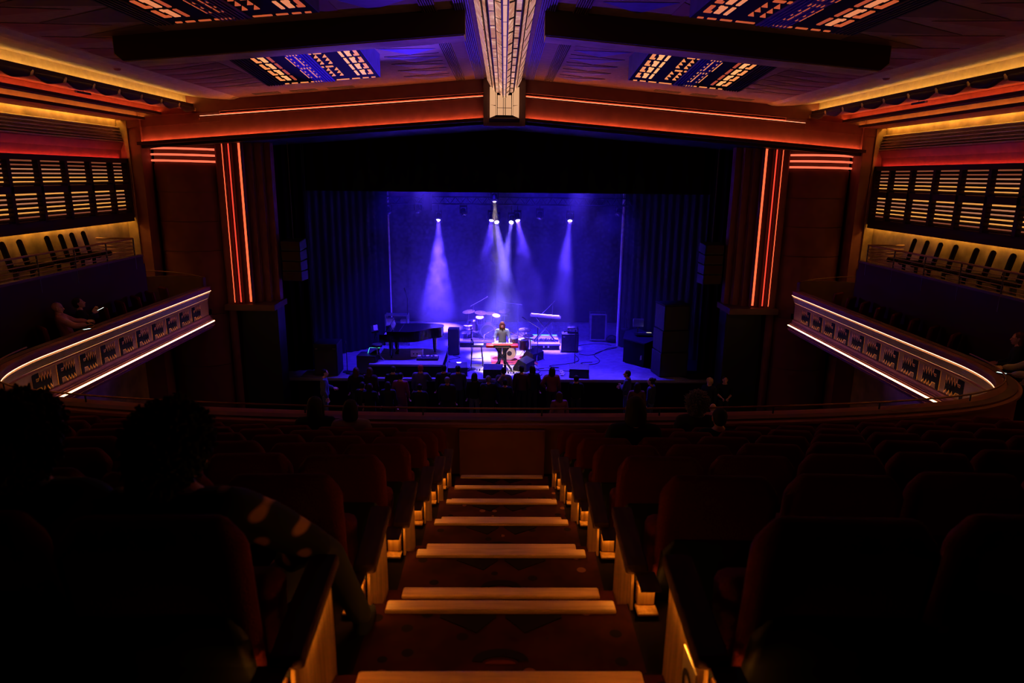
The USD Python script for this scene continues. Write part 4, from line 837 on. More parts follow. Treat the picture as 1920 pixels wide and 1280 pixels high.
# ---- right: case with keyboard and pedals, amplifier, road case, offstage gear
kc = riser('flat_case', (1.12, 26.0), (2.25, 27.6, S + .24), 'low flight-case platform with green glow tape along its rear edges on the right')
obj('glow_tape', MB().box((-.56, -.3, .242), (-.52, .78, .262)).box((-.56, .75, .242), (.56, .79, .262)).mesh(), tape_m, kc)
obj('case_catch', MB().box((-.1, -.815, .1), (-.04, -.80, .17)).box((.08, -.815, .1), (.14, -.80, .17)).mesh(), white_m, kc)
k3 = thing('stage_keyboard', 'long pale stage keyboard on a black cross stand on the right-hand case', 'keyboard', (1.68, 26.5, S + .24))
obj('body', MB().rbox((0, 0, 1.02), (1.22, .32, .08), .02, rz=-3, ry=4).mesh(), gear_black, k3, 30); obj('keys', MB().cbox((0, .05, 1.068), (1.12, .16, .015), rz=-3, ry=4).mesh(), white_m, k3); obj('rear_edge', MB().cbox((0, -.165, 1.02), (1.20, .01, .06), rz=-3, ry=4).mesh(), alu, k3)
for s in (-1, 1): obj('stand_tube', MB().rod((-s*.42, -.12, .0), (s*.36, -.12, .98), .02).rod((-s*.42, .14, .0), (s*.36, .14, .98), .02).mesh(), steel, k3, 30)
obj('stand_bar', MB().rod((-.42, -.18, .02), (-.42, .2, .02), .02).rod((.42, -.18, .02), (.42, .2, .02), .02).mesh(), steel, k3)
kp = thing('pedal_board', 'cluster of small chrome pedals under the right-hand keyboard stand', 'pedal board', (1.68, 26.5, S + .245))
obj('board', MB().rbox((0, 0, .02), (.62, .3, .03), .01).mesh(), gear_black, kp, 30)
for i in range(6): obj('pedal', MB().rbox((-.25 + i*.1, .02*(i % 2), .065), (.075, .12, .06), .012).mesh(), chrome if i % 2 else white_m, kp, 30)
mic_stand('keyboard_microphone', (2.0, 27.0, S), 'boom microphone slanting up above the right-hand keyboard', 1.70, (-.35, -.1, -.35), 'tripod')
am = thing('guitar_amplifier', 'black amplifier cabinet with an amplifier head on top, right of the case', 'amplifier', (2.62, 25.85, S), -4)
cb = obj('cabinet', MB().rbox((0, 0, .385), (.66, .42, .70), .02).mesh(), gear_black, am, 30); obj('grille', MB().box((-.29, -.222, .08), (.29, -.21, .66)).mesh(), grey_cab, cb); obj('badge', MB().box((-.27, -.226, .60), (-.2, -.222, .65)).mesh(), alu, am)
for x in (-.28, .28): obj('foot', MB().box((x - .03, -.18, 0), (x + .03, .18, .035)).mesh(), steel, am)
ah = thing('guitar_amplifier', 'small amplifier head lying on the black cabinet on the right', 'amplifier', (2.72, 25.85, S + .735), -4)
obj('body', MB().rbox((0, 0, .12), (.42, .3, .22), .02).mesh(), gear_black, ah, 30); obj('panel', MB().box((-.18, -.155, .08), (.18, -.15, .17)).mesh(), alu, ah); obj('handle', tube([(-.1, 0, .22), (-.08, 0, .26), (.08, 0, .26), (.1, 0, .22)], .01), steel, ah)
for i in range(4): obj('knob', rod((-.12 + i*.08, -.155, .12), (-.12 + i*.08, -.175, .12), .015), gear_black, ah)
mic_stand('amplifier_microphone', (2.55, 23.3, S), 'straight stand with a short level arm in front of the amplifier', 1.45, (-.22, 0, -.05))
rc = thing('road_case', 'tall open road case with pale metal edges by the right curtain', 'flight case', (3.95, 27.75, S), -3)
obj('panel', MB().box((-.30, -.24, .06), (.30, .3, 1.12)).mesh(), case_m, rc)
for x in (-.31, .31):
    for y in (-.25, .3): obj('corner_trim', MB().box((x - .03, y - .03, .06), (x + .03, y + .03, 1.14)).mesh(), alu, rc)
for z in (.05, 1.12): obj('edge_trim', MB().box((-.34, -.28, z), (.34, -.22, z + .05)).box((-.34, .28, z), (.34, .33, z + .05)).mesh(), alu, rc)
for x in (-.24, .24): obj('castor', MB().rod((x, -.2, .03), (x + .03, -.2, .03), .035).mesh(), steel, rc)
mic_stand('microphone_stand', (4.05, 28.2, S), 'microphone stand rising behind the tall road case', 1.9, (-.08, -.1, .25), 'tripod')
bag = obj('gear_bag', tri(hull(ball((4.55, 27.4, S + .12), (.3, .2, .12), 10), ball((4.5, 27.4, S + .22), (.15, .14, .1), 10))), gear_black, None, True); tag(bag, 'soft dark gear bag on the floor right of the road case', 'bag')
dp = thing('draped_desk', 'low black-draped desk with mixing gear at the right edge of the stage', 'desk', (0, 0, S))
foot = [(4.45, 24.35), (5.05, 23.55), (5.75, 24.4), (5.3, 26.0), (4.75, 25.6)]
obj('drape', trimesh.creation.extrude_polygon(Polygon(foot), .86, engine='earcut'), velvet, dp); obj('desk_top', trimesh.creation.extrude_polygon(Polygon(foot).buffer(.03), .04, engine='earcut', transform=trimesh.transformations.translation_matrix((0, 0, .86))), gear_black, dp)
mx = thing('mixing_desk', 'small mixing desk with a lit meter and grey monitor on the draped desk', 'mixer', (5.15, 24.75, S + .90))
obj('console', MB().cbox((.1, 0, .07), (.6, .45, .08), rx=-10).mesh(), steel, mx); obj('monitor', MB().rbox((-.05, .35, .42), (.40, .06, .30), .01).mesh(), alu, mx, 30); obj('monitor_arm', MB().rod((-.05, .38, .0), (-.05, .38, .3), .02).mesh(), steel, mx)
obj('lit_meter', MB().cbox((.30, .02, .118), (.16, .20, .01), rx=-10).mesh(), led('meter', (.9, .8, .55), .9), mx)
for i in range(6): obj('fader', MB().cbox((-.12 + i*.06, -.06, .12), (.02, .05, .02), rx=-10).mesh(), white_m, mx)
pc = thing('note_sheet', 'small lit paper fixed to the front of the black desk', 'paper', (4.99, 23.62, S + .25)); obj('sheet', MB().cbox((0, 0, .1), (.18, .006, .16), rz=38).mesh(), white_m, pc)
mic_stand('microphone_stand', (4.75, 25.8, S + .9), 'thin aerial-like stand with a green tip on the draped desk', .55, None)
pa = thing('speaker_stack', 'tall black loudspeaker stack at the right front corner of the stage', 'speaker', (5.78, 22.8, S), 10)
for z, h, w in ((0, .85, 1.0), (.86, .75, .96), (1.62, .85, .90)):
    cb = obj('cabinet', MB().rbox((0, 0, z + h/2), (w, .8, h - .01), .02).mesh(), gear_black, pa, 30); obj('grille', MB().box((-w/2 + .04, -.415, z + .05), (w/2 - .04, -.402, z + h - .05)).mesh(), grey_cab, cb)
obj('cabinet_top', MB().rbox((0, 0, 2.49), (.92, .82, .03), .01).mesh(), gear_black, pa, 30)
pf = thing('stack_floor_sheet', 'thin black sheet with an angled edge on the floor beneath the right loudspeaker stack', 'platform', (0, 0, S)); obj('deck', trimesh.creation.extrude_polygon(Polygon([(4.5, 24.2), (6.4, 21.9 + .2), (8.1, 22.12), (8.1, 24.4), (6.2, 25.6)]), .012, engine='earcut'), velvet, pf)  # flat black sheet darkens the floor up to its angled edge
sw = thing('subwoofer', 'black subwoofer cabinet with two pale handles at the far left of the stage', 'speaker', (-5.95, 22.65, S))
cb = obj('cabinet', MB().rbox((0, 0, .56), (.78, .8, 1.1), .02).mesh(), gear_black, sw, 30); obj('grille', MB().box((-.34, -.415, .05), (.34, -.402, .85)).mesh(), grey_cab, cb); obj('handle', MB().box((-.33, -.42, .93), (-.27, -.40, .96)).box((.24, -.42, .93), (.34, -.40, .96)).mesh(), alu, sw)
for s in (-1, 1):
    la = thing('hung_speaker', f'faint dark box speaker hung beside the {SIDE[s]} pilaster', 'speaker', (s*6.55, 21.5, 4.35), 8*s)
    for k in range(4): cb = obj('cabinet', MB().rbox((0, 0, .3 + k*.32), (.62, .5, .30), .02, rx=3*k).mesh(), gear_black, la, 30); obj('grille', MB().cbox((0, -.256, .3 + k*.32), (.56, .012, .24), rx=3*k).mesh(), dark_paint, cb)
    obj('hanger', MB().rod((0, 0, 1.3), (0, 0, 4.42), .012).mesh(), steel, la)
# ---- cables and small things on the floor
rng = np.random.default_rng(5)
def cable(label, pts, r=.011):
    q = spline(pts, 14*len(pts)); o = obj('stage_cable', tube(np.c_[q, np.full(len(q), S + r)], r, 5), cable_m, None, True); tag(o, label, 'cable')
cable('thin black cable winding from the right wedge up to the amplifier', [(2.35, 22.8), (1.6, 23.05), (1.1, 23.1), (1.5, 23.35), (2.0, 23.45), (1.7, 23.6), (2.2, 23.9), (2.8, 24.4), (2.75, 25.3)])
cable('cable looping from the amplifier to the foot of the right curtain', [(2.95, 25.4), (3.3, 25.25), (3.8, 25.7), (4.2, 26.3), (4.6, 26.5)])
cable('second cable running beside it from the right curtain to the stage centre', [(4.55, 26.4), (3.9, 25.9), (3.5, 25.2), (3.6, 24.4), (3.2, 23.9), (2.9, 24.0), (3.3, 24.2)])
cable('cable curving in front of the road case', [(2.9, 26.6), (3.3, 26.9), (3.8, 27.1), (4.4, 26.8)])
cable('cable loop below the tilted wedge', [(.95, 23.6), (1.25, 23.2), (1.2, 22.7), (.9, 22.5), (1.15, 22.4), (1.35, 22.6)])
cable('tangle of cable between the drum riser and the piano platform', [(-1.95, 25.7), (-1.7, 25.4), (-1.85, 25.0), (-1.6, 24.8), (-1.9, 24.5), (-1.75, 24.0)])
cable('cable running under the singer\'s keyboard to the front', [(-.6, 23.6), (-.4, 23.2), (-.7, 22.9), (-.2, 22.75), (.3, 22.8), (.6, 22.6)])
cable('cable at the feet of the small drum kit', [(-.3, 24.0), (.1, 23.75), (.6, 23.8), (.9, 23.7), (1.2, 23.9)])
lst = thing('front_pedals', 'row of small pale pedals beside the right front wedge', 'pedals', (2.05, 22.6, S))
for i in range(5): obj('pedal', MB().rbox((.05*(i % 2), -.15 + i*.12, .035), (.13, .09, .06), .012).mesh(), chrome if i % 2 else white_m, lst, 30)
for loc, lab in (((.25, 22.62, S), 'pale plate-like mat of pedals right of the centre wedge'), ((-.75, 22.95, S), 'small pale power box at the singer\'s left foot')):
    t = thing('pedal_mat', lab, 'pedals', loc); obj('mat', MB().lathe([(0, 0), (.24, 0), (.23, .02), (0, .025)]).mesh(), white_m, t, 30)
    for i in range(4): obj('pedal', MB().rbox((-.14 + i*.09, .03*(i % 2), .045), (.06, .1, .05), .01).mesh(), gear_black if i % 2 else chrome, t, 30)
bx = obj('paper_note', MB().cbox((1.55, 23.35, S + .004), (.16, .08, .004), rz=10).mesh(), white_m); tag(bx, 'small white slip of paper on the stage floor right of the tilted wedge', 'paper')
# ---- haze filling the stage: real scattering air
HAZE = usdkit.material(stage, '/World/Looks/stage_haze', {'g': ('geometry', {}), 'm': ('mapping', {'scale': (1., 1., .8)}), 'n': ('noise_texture', {'scale': .8, 'detail': 3., 'distortion': .6}),
    'r': ('map_range', {'from_min': .40, 'from_max': .70, 'to_min': .006, 'to_max': .042, 'clamp': True}), 'd': ('vector_math', {'math_type': 'distance', 'vector2': (-2.6, 28.7, 3.2)}),
    'dr': ('map_range', {'from_min': 0., 'from_max': 1.9, 'to_min': 1., 'to_max': 0., 'clamp': True}), 'n2': ('noise_texture', {'scale': 2.2, 'detail': 4., 'distortion': 1.}),
    'nr': ('map_range', {'from_min': .40, 'from_max': .62, 'to_min': 0., 'to_max': .13, 'clamp': True}), 'pf': ('math', {'math_type': 'multiply'}), 'sum': ('math', {'math_type': 'add'}),
    'v': ('principled_volume', {'color': (.9, .9, .95), 'anisotropy': .25})},
    [('g.position', 'm.vector'), ('m.vector', 'n.vector'), ('n.fac', 'r.value'), ('g.position', 'd.vector1'), ('d.value', 'dr.value'), ('g.position', 'n2.vector'), ('n2.fac', 'nr.value'),
     ('dr.result', 'pf.value1'), ('nr.result', 'pf.value2'), ('r.result', 'sum.value1'), ('pf.value', 'sum.value2'), ('sum.value', 'v.density')], volume='v.volume')
hz = obj('stage_haze', MB().box((-4.75, 23.4, S + .02), (4.75, 31.0, 7.6)).mesh(), HAZE); tag(hz, 'blue-lit haze drifting through the spotlight beams over the stage', 'haze', None, 'stuff')
# ================================================================== people
def hand(side, curl=.5, scale=1.):
    """right-handed frame: wrist at the origin, fingers along +y, palm facing -z, thumb on the -x*side ... side"""
    parts = [hull(*[ball((x, y, 0), (.011, .012, .011), 8) for x in (-.032, .032) for y in (.015, .085)])]
    for i, (x, l) in enumerate(((-.033, .072), (-.011, .082), (.011, .076), (.033, .060))):
        a1, a2 = curl*.7, curl*1.5
        p0 = V([x, .085, 0]); p1 = p0 + .45*l*V([0, math.cos(a1), -math.sin(a1)]); p2 = p1 + .55*l*V([0, math.cos(a1 + a2), -math.sin(a1 + a2)])
        parts += [bone(p0, .0095, p1, .0088, 8), bone(p1, .0088, p2, .0072, 8)]
    t0 = V([-side*.036, .025, -.004]); t1 = t0 + V([-side*.026, .032, -.012]); t2 = t1 + V([side*.002, .030, -.012])
    parts += [bone(t0, .012, t1, .0105, 8), bone(t1, .0105, t2, .0085, 8)]
    return union(parts).scale([scale]*3)
def place(m, origin, ydir, zdir):
    y = V(ydir, float); y /= np.linalg.norm(y); z = V(zdir, float) - np.dot(zdir, y)*y; z /= np.linalg.norm(z); x = np.cross(y, z)
    return m.transform(np.c_[x, y, z, V(origin, float)])
def soften(m, edge=.035, it=6):
    t = tri(m.refine_to_length(edge)); t.merge_vertices(); trimesh.smoothing.filter_taubin(t, .5, -.53, it); return t
ARMS = {'down': ((.235, -.02, 1.13), (.245, .06, .87)), 'front': ((.24, .02, 1.13), (.10, .27, 1.08)), 'phone': ((.23, .07, 1.12), (.07, .24, 1.33)), 'up': ((.27, .14, 1.52), (.13, .20, 1.72)),
        'hip': ((.33, -.08, 1.15), (.20, .05, .99)), 'lean': ((.26, .18, 1.18), (.22, .40, 1.12)), 'keys': ((.255, .06, 1.16), (.255, .30, 1.02)), 'crossed': ((.24, .06, 1.13), (-.05, .20, 1.17))}
def joints(pose):
    J = dict(pelvis=(0, 0, .93), waist=(0, .0, 1.08), chest=(0, .0, 1.27), neck=(0, -.005, 1.43), head=(0, .015, 1.575))
    for s, q in ((-1, 'l'), (1, 'r')):
        J['sh' + q] = (s*.175, 0, 1.385); J['hip' + q] = (s*.085, 0, .90); J['kn' + q] = (s*.10, .02, .49); J['an' + q] = (s*.11, -.01, .085)
    if pose == 'sit':
        for k in list(J):
            if k[:2] not in ('kn', 'an', 'hi'): J[k] = (J[k][0], J[k][1] - .0, J[k][2] - .46)
        for s, q in ((-1, 'l'), (1, 'r')): J['hip' + q] = (s*.085, .02, .45); J['kn' + q] = (s*.12, .44, .47); J['an' + q] = (s*.12, .46, .085)
    return {k: V(v, float) for k, v in J.items()}
SKIN = mat('skin', (.62, .36, .26), .5, spec=.3)
def cloth(c, r=.85): return mat('cloth_%02d_%02d_%02d' % tuple(int(99*q) for q in c), c, r, spec=.2, sheen=.15)
HAIRC = {'dark': (.018, .012, .010), 'brown': (.07, .035, .02), 'red': (.12, .035, .022), 'grey': (.17, .15, .16), 'blond': (.55, .38, .16), 'bald': (.5, .3, .22), 'cap': (.30, .03, .03)}
def hairm(h): return mat('hair_' + h, HAIRC[h], .65, spec=.2)
def person(label, loc, rz, H=1.70, arms=('down', 'down'), pose='stand', top=(.05, .05, .06), legs=(.03, .03, .04), hair='dark', style='short', longcoat=False, sleeves=True, group=None, turn=0., tilt=0., build=1., face=False, legpose=None, armpose=None, lean=0., skirt=False, bushy=False):
    k = H/1.70; J = joints(pose); dz = -.46 if pose == 'sit' else 0
    for i, q in ((0, 'l'), (1, 'r')):
        s = -1 if i == 0 else 1
        e, w = (armpose[i] if armpose and armpose[i] is not None else ARMS[arms[i]])
        J['el' + q] = V([s*e[0], e[1], e[2] + dz]) ; J['wr' + q] = V([s*w[0], w[1], w[2] + dz])
    if legpose:
        for kk, v in legpose.items(): J[kk] = V(v, float)
    if lean:
        piv = J['hipl']*0 + V([0, 0, J['hipl'][2]]); M = R(0, -lean)[:3, :3]
        for kk in J:
            if kk[:2] not in ('kn', 'an', 'hi'): J[kk] = piv + M @ (J[kk] - piv)
    b = build
    t = thing('person', label, 'person', loc, rz, group)
    hp = J['head']; HR = R(turn, -tilt)[:3, :3]
    def hd(v): return hp + HR @ V(v, float)
    def hball(c, r, n=16): return ball((0, 0, 0), r, n).transform(np.c_[HR, hd(c)])
    skull = [hball((0, 0, .035), (.078, .098, .092), 20), hball((0, .035, -.045), (.058, .062, .065), 16)]
    head = union([hull(*skull), hull(hball((0, .075, -.085), .022, 8), hball((0, .045, -.06), .045, 10)),                    # jaw and chin
        hull(hball((0, .100, .012), .008, 8), hball((0, .118, -.022), .013, 8), hball((0, .098, -.028), .018, 8)),           # nose
        hull(hball((-.026, .096, -.055), .007, 6), hball((.026, .096, -.055), .007, 6), hball((0, .103, -.058), .010, 8)),   # lips
        hull(hball((-.05, .085, .028), .010, 6), hball((.05, .085, .028), .010, 6), hball((0, .095, .03), .010, 6))]         # brow
        + [hull(hball((s*.080, -.002, .018), (.010, .022, .026), 8), hball((s*.076, .004, -.022), (.008, .012, .014), 8)) for s in (-1, 1)])
    B = [bone(J['neck'] - [0, 0, .04], .062, hd((0, -.005, -.06)), .052), bone(J['waist'], .095*b, J['chest'], .10*b), hull(ball(J['chest'], (.155*b, .105*b, .12), 14), ball(J['shl'], .058, 10), ball(J['shr'], .058, 10), ball(J['neck'] - [0, 0, .02], .06, 10)),
         hull(ball(J['waist'], (.135*b, .10*b, .10), 12), ball(J['pelvis'], (.16*b, .115*b, .11), 12), ball(J['hipl'], .085*b, 10), ball(J['hipr'], .085*b, 10))]
    for q in 'lr':
        B += [bone(J['sh' + q], .055*b, J['el' + q], .041), bone(J['el' + q], .041, J['wr' + q], .028), bone(J['hip' + q], .088*b, J['kn' + q], .056), bone(J['kn' + q], .056, J['an' + q], .038), bone(J['an' + q], .04, J['an' + q] + [0, .13, -.045], .032)]
    body = m3.Manifold.batch_boolean([union(B)], m3.OpType.Add)
    sm = soften(body, .04, 5)
    mesh_ = [sm]
    hm = m3.Manifold(m3.Mesh(sm.vertices.astype(np.float32), sm.faces.astype(np.uint32)))
    hm = union([hm, head] + [place(hand(s, .6), J['wr' + q] - .01*(J['wr' + q] - J['el' + q]), J['wr' + q] - J['el' + q], (-s*.4, -.25, .9) if arms[0 if s < 0 else 1] in ('keys', 'lean', 'front') else (-s, -.2, .2)) for s, q in ((-1, 'l'), (1, 'r'))])
    S3 = np.diag([k, k, k, 1.])
    fin = lambda m: tri(m).copy().apply_transform(S3)
    obj('body', fin(hm), SKIN, t, 50)
    # top
    g = .016
    T = [hull(ball(J['chest'], (.155*b + g, .105*b + g, .13), 14), ball(J['shl'], .058 + g, 10), ball(J['shr'], .058 + g, 10), ball(J['neck'] - [0, 0, .055], .06 + g, 10)),
         hull(ball(J['chest'], (.150*b + g, .105*b + g, .12), 12), ball(J['waist'], (.135*b + g, .10*b + g, .10), 12)),
         hull(ball(J['waist'], (.135*b + g, .10*b + g, .08), 12), ball(J['pelvis'], (.165*b + g, .12*b + g, .06), 12))]
    if longcoat:
        T.append(hull(ball(J['pelvis'], (.17*b + g, .13*b + g, .06), 12), *[ball(J['kn' + q] + [0, 0, .10], .10, 10) for q in 'lr']))
    for q in 'lr':
        T.append(bone(J['sh' + q], .058*b + g, J['el' + q], .044 + g))
        if sleeves: T.append(bone(J['el' + q], .043 + g, J['wr' + q] - .12*(J['wr' + q] - J['el' + q]), .034 + g))
        else: T.append(bone(J['el' + q], .043 + g, J['el' + q] + .25*(J['wr' + q] - J['el' + q]), .042 + g))
    tm = soften(union(T), .04, 5); n_ = tm.vertex_normals; tm.vertices += n_*((meshkit.fbm(tm.vertices*14 + 3*len(label), 3) - .15)*.022)[:, None]
    obj('coat' if longcoat else 'top', fin(tm), top if not isinstance(top, tuple) else cloth(top), t, True)
    if skirt:
        Lg = [hull(ball(J['pelvis'], (.16*b, .12*b, .08), 12), *[ball(J['kn' + q] + [0, 0, -.15], .11, 10) for q in 'lr'])]
    else:
        Lg = [hull(ball(J['pelvis'], (.162*b, .118*b, .10), 12), ball(J['hipl'], .095*b, 10), ball(J['hipr'], .095*b, 10))]
        for q in 'lr': Lg += [bone(J['hip' + q], .095*b, J['kn' + q], .068), bone(J['kn' + q], .068, J['an' + q] + [0, 0, .0], .055)]
    obj('skirt' if skirt else 'trousers', fin(soften(union(Lg), .045, 5)), cloth(legs), t, True)
    for q in 'lr': obj('shoe', fin(hull(ball(J['an' + q] + [0, -.035, -.04], .04, 8), ball(J['an' + q] + [0, .15, -.05], (.042, .05, .03), 8), ball(J['an' + q], .047, 8))), cloth((.02, .02, .022)), t, 40)
    if hair != 'bald':
        cap = hull(hball((0, -.012, .050), (.088, .100, .092), 16), hball((0, -.045, -.01), (.078, .070, .075), 12))
        cut = hball((0, .165, -.045), (.16, .11, .13), 10)          # keeps the face free
        hs = [cap - cut]
        if style in ('long', 'verylong'):
            dl = {'long': -.20, 'verylong': -.34}[style]
            hs.append(hull(hball((0, -.05, .02), (.088, .06, .07), 12), hball((-.075, -.05, dl), (.035, .03, .05), 8), hball((.075, -.05, dl), (.035, .03, .05), 8), hball((0, -.075, dl - .03), (.06, .03, .04), 8)))
            for s in (-1, 1): hs.append(hull(hball((s*.078, .01, .03), .03, 8), hball((s*.085, .02, dl*.55), (.024, .026, .05), 8), hball((s*.075, .0, dl*.9), .022, 8)))
        if style == 'fringe': pass
        if style == 'bob': hs.append(hull(hball((0, -.04, .02), (.098, .075, .08), 12), hball((0, -.05, -.10), (.10, .06, .04), 12)))
        if style == 'curly': hs = [ball((0, 0, 0), .001, 6)] and [hull(hball((0, -.02, .055), (.115, .115, .105), 16), hball((0, -.06, -.02), (.10, .085, .09), 12)) - cut]
        if style == 'bun': hs.append(hball((0, -.11, .09), .045, 10))
        if style == 'cap':
            hs = [cap - cut, hull(hball((0, .06, .085), (.075, .02, .01), 8), hball((0, .155, .07), (.06, .03, .006), 8))]
        hmesh = soften(union(hs), .022 if face else .03, 2)
        amp = .03 if style == 'curly' else .010
        hmesh.vertices += hmesh.vertex_normals*((meshkit.fbm(hmesh.vertices*(22 if style == 'curly' else 30), 3) - .45)*amp)[:, None]
        if bushy:
            rg = np.random.default_rng(7); P_, fi = trimesh.sample.sample_surface(hmesh, 1100, seed=3); N_ = hmesh.face_normals[fi]; tips = []
            for p_, n_ in zip(P_, N_):
                d1 = rg.normal(size=3)*.6 + n_; d1 /= np.linalg.norm(d1); d2 = rg.normal(size=3); q = [p_ - n_*.01, p_ + n_*.008 + d1*.010, p_ + n_*.013 + d1*.014 + d2*.006, p_ + n_*.012 + d1*.008 + d2*.012]
                tips.append(tube(q, [.008, .0075, .006, .0025], 4))
            hmesh = trimesh.util.concatenate([hmesh] + tips)
        obj('cap' if style == 'cap' else 'hair', fin(hmesh), hairm(hair), t, True)
    if face:
        for s in (-1, 1):
            obj('eye', fin(hball((s*.031, .083, .006), (.013, .010, .009), 10)), white_m, t, True)
            obj('iris', fin(hball((s*.031, .0915, .006), (.0055, .003, .0055), 8)), hairm('dark'), t, True)
        obj('lips', fin(hull(hball((-.02, .1035, -.056), .005, 6), hball((.02, .1035, -.056), .005, 6), hball((0, .112, -.058), .006, 6))), mat('lips', (.5, .12, .10), .4), t, True)
    return t, J, k, hd, fin
# ---- the singer, facing the hall behind the red keyboard
denim = grain('denim_blue', (.15, .21, .29), (.19, .26, .35), 160., .85, bump=.2)
t, J, k, hd, fin = person('singer in a short-sleeved denim shirt and black trousers playing the red keyboard', (-.02, 23.50, S), 180, 1.66, ('keys', 'keys'), top=denim, legs=(.02, .02, .024), hair='red', style='long', sleeves=False, tilt=-6, face=True, lean=4, build=.84)
HRs = R(0, 6)[:3, :3]
fr = union([hull(ball(hd((x*.9, .070, .112)), .016, 8), ball(hd((x, .092, .075)), .014, 8), ball(hd((x*1.05, .098, .035)), .010, 8)) for x in np.linspace(-.055, .055, 8)])
obj('fringe', fin(fr), hairm('red'), t, 40)
# ---- the standing crowd in front of the stage, seen from behind
def crowd(label, x, y, rz=0, **kw):
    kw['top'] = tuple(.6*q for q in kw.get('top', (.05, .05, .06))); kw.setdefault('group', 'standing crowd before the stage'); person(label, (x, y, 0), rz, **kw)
CROWD = [
 ('bearded man in a blue shirt standing side-on at the left end of the stage', -5.62, 20.7, -75, dict(H=1.80, top=(.16, .20, .38), legs=(.10, .14, .28), arms=('front', 'down'))),
 ('tall woman with long straight hair, leftmost of the group before the piano', -4.72, 21.2, 0, dict(H=1.72, hair='brown', style='verylong', top=(.02, .02, .03))),
 ('woman with broad long brown hair before the left monitor', -4.30, 21.3, -10, dict(H=1.70, hair='brown', style='verylong', build=1.1, top=(.05, .02, .03))),
 ('shorter person with glasses and a hand at the chin, left group', -4.28, 20.0, -20, dict(H=1.60, arms=('down', 'phone'), hair='dark', style='short', top=(.03, .02, .02))),
 ('person in a black short-sleeved top with one bare forearm, left group', -4.02, 19.8, -10, dict(H=1.62, sleeves=False, arms=('down', 'front'), hair='dark', style='bob', top=(.015, .015, .02))),
 ('person with cropped dark hair behind the one in the rose dress', -3.56, 21.4, 5, dict(H=1.72, top=(.02, .02, .025))),
 ('person in a dark coat at the shoulder of the one in the rose dress', -3.50, 20.0, -5, dict(H=1.62, top=(.03, .03, .06), hair='dark', style='bob')),
 ('woman in a long rose dress before the piano platform', -3.22, 20.7, -8, dict(H=1.70, top=(.30, .07, .13), legs=(.30, .07, .13), longcoat=True, skirt=True, hair='dark', style='bun')),
 ('man in a red cap and grey shirt with one elbow on the stage edge', -2.66, 21.35, -5, dict(H=1.78, hair='cap', style='cap', arms=('down', 'lean'), top=(.14, .13, .22), build=1.15)),
 ('dark figure with folded arms standing behind the man in the red cap', -2.52, 19.9, 0, dict(H=1.58, arms=('crossed', 'crossed'), sleeves=False, build=1.15, top=(.02, .02, .03))),
 ('person with short hair against the left front wedge', -1.92, 21.5, 8, dict(H=1.74, top=(.03, .03, .06))),
 ('broad person in a dark coat below the left front wedge', -1.72, 20.4, -6, dict(H=1.66, build=1.25, hair='grey', top=(.03, .03, .05))),
 ('person with pale shoulders at the right end of the left front wedge', -1.46, 21.5, 5, dict(H=1.72, top=(.10, .10, .22))),
 ('person in jeans holding a cup near the stage edge', -.88, 20.6, -10, dict(H=1.74, arms=('down', 'phone'), hair='dark', style='bob', top=(.02, .02, .03), legs=(.10, .12, .20))),
 ('stocky person with thin hair below the centre wedge', -.44, 20.5, 4, dict(H=1.68, build=1.3, hair='grey', top=(.03, .025, .04))),
 ('man in a grey striped shirt with cropped hair below the singer', .04, 21.3, 0, dict(H=1.72, build=1.15, top=(.20, .18, .28))),
 ('person raising both hands to the head in front of the man in grey', .08, 20.4, 5, dict(H=1.60, arms=('up', 'phone'), sleeves=False, top=(.03, .02, .03))),
 ('tall person in a maroon shirt with a light belt, right of centre', .62, 21.4, 0, dict(H=1.76, top=(.12, .04, .07), legs=(.02, .02, .03))),
 ('person in a dark blue shirt beside the one in maroon', .98, 21.5, 6, dict(H=1.74, hair='dark', style='bob', top=(.02, .03, .08))),
 ('woman with a long dark plait over a rust jacket', 1.62, 21.4, -5, dict(H=1.72, hair='dark', style='verylong', top=(.32, .09, .10), arms=('hip', 'down'))),
 ('woman with long hair in a pale rose coat, nearest the circle rail', 1.66, 18.9, 10, dict(H=1.68, hair='brown', style='verylong', top=(.34, .13, .18), legs=(.06, .03, .05), longcoat=True)),
 ('dark figure holding something pale below the right front wedge', 2.35, 20.8, -15, dict(H=1.62, arms=('phone', 'front'), top=(.012, .012, .016))),
 ('young man with folded arms in profile at the right of the crowd', 4.02, 21.0, 70, dict(H=1.74, arms=('crossed', 'crossed'), top=(.08, .09, .16), legs=(.06, .08, .18))),
 ('person in a brown coat with dark hair at the right of the crowd', 4.10, 19.8, -5, dict(H=1.70, hair='dark', style='long', top=(.16, .07, .06), longcoat=True)),
 ('slim person seen in profile at the far right of the crowd', 4.62, 20.2, 60, dict(H=1.74, top=(.05, .06, .14), legs=(.06, .08, .18), hair='dark', style='bun')),
 ('person with fair curly hair standing in the dark right of the stage', 6.55, 20.6, 140, dict(H=1.62, hair='blond', style='curly', top=(.02, .02, .02))),
 ('person in black with bare forearms in the dark right of the stage', 7.0, 20.5, 170, dict(H=1.72, top=(.015, .015, .015), arms=('front', 'front'), sleeves=False)),
]
for lab, x, y, rz, kw in CROWD: crowd(lab, x, y, rz, **kw)
sr = thing('crowd_barrier', 'thin red-brown hand rail standing in the stalls behind the crowd', 'railing')
obj('rail_bar', rod((-1.25, 18.3, .95), (1.4, 18.3, .95), .025), rail_m, sr)
for x in (-1.2, 0, 1.35): obj('rail_post', rod((x, 18.3, 0), (x, 18.3, .95), .02), steel, sr)
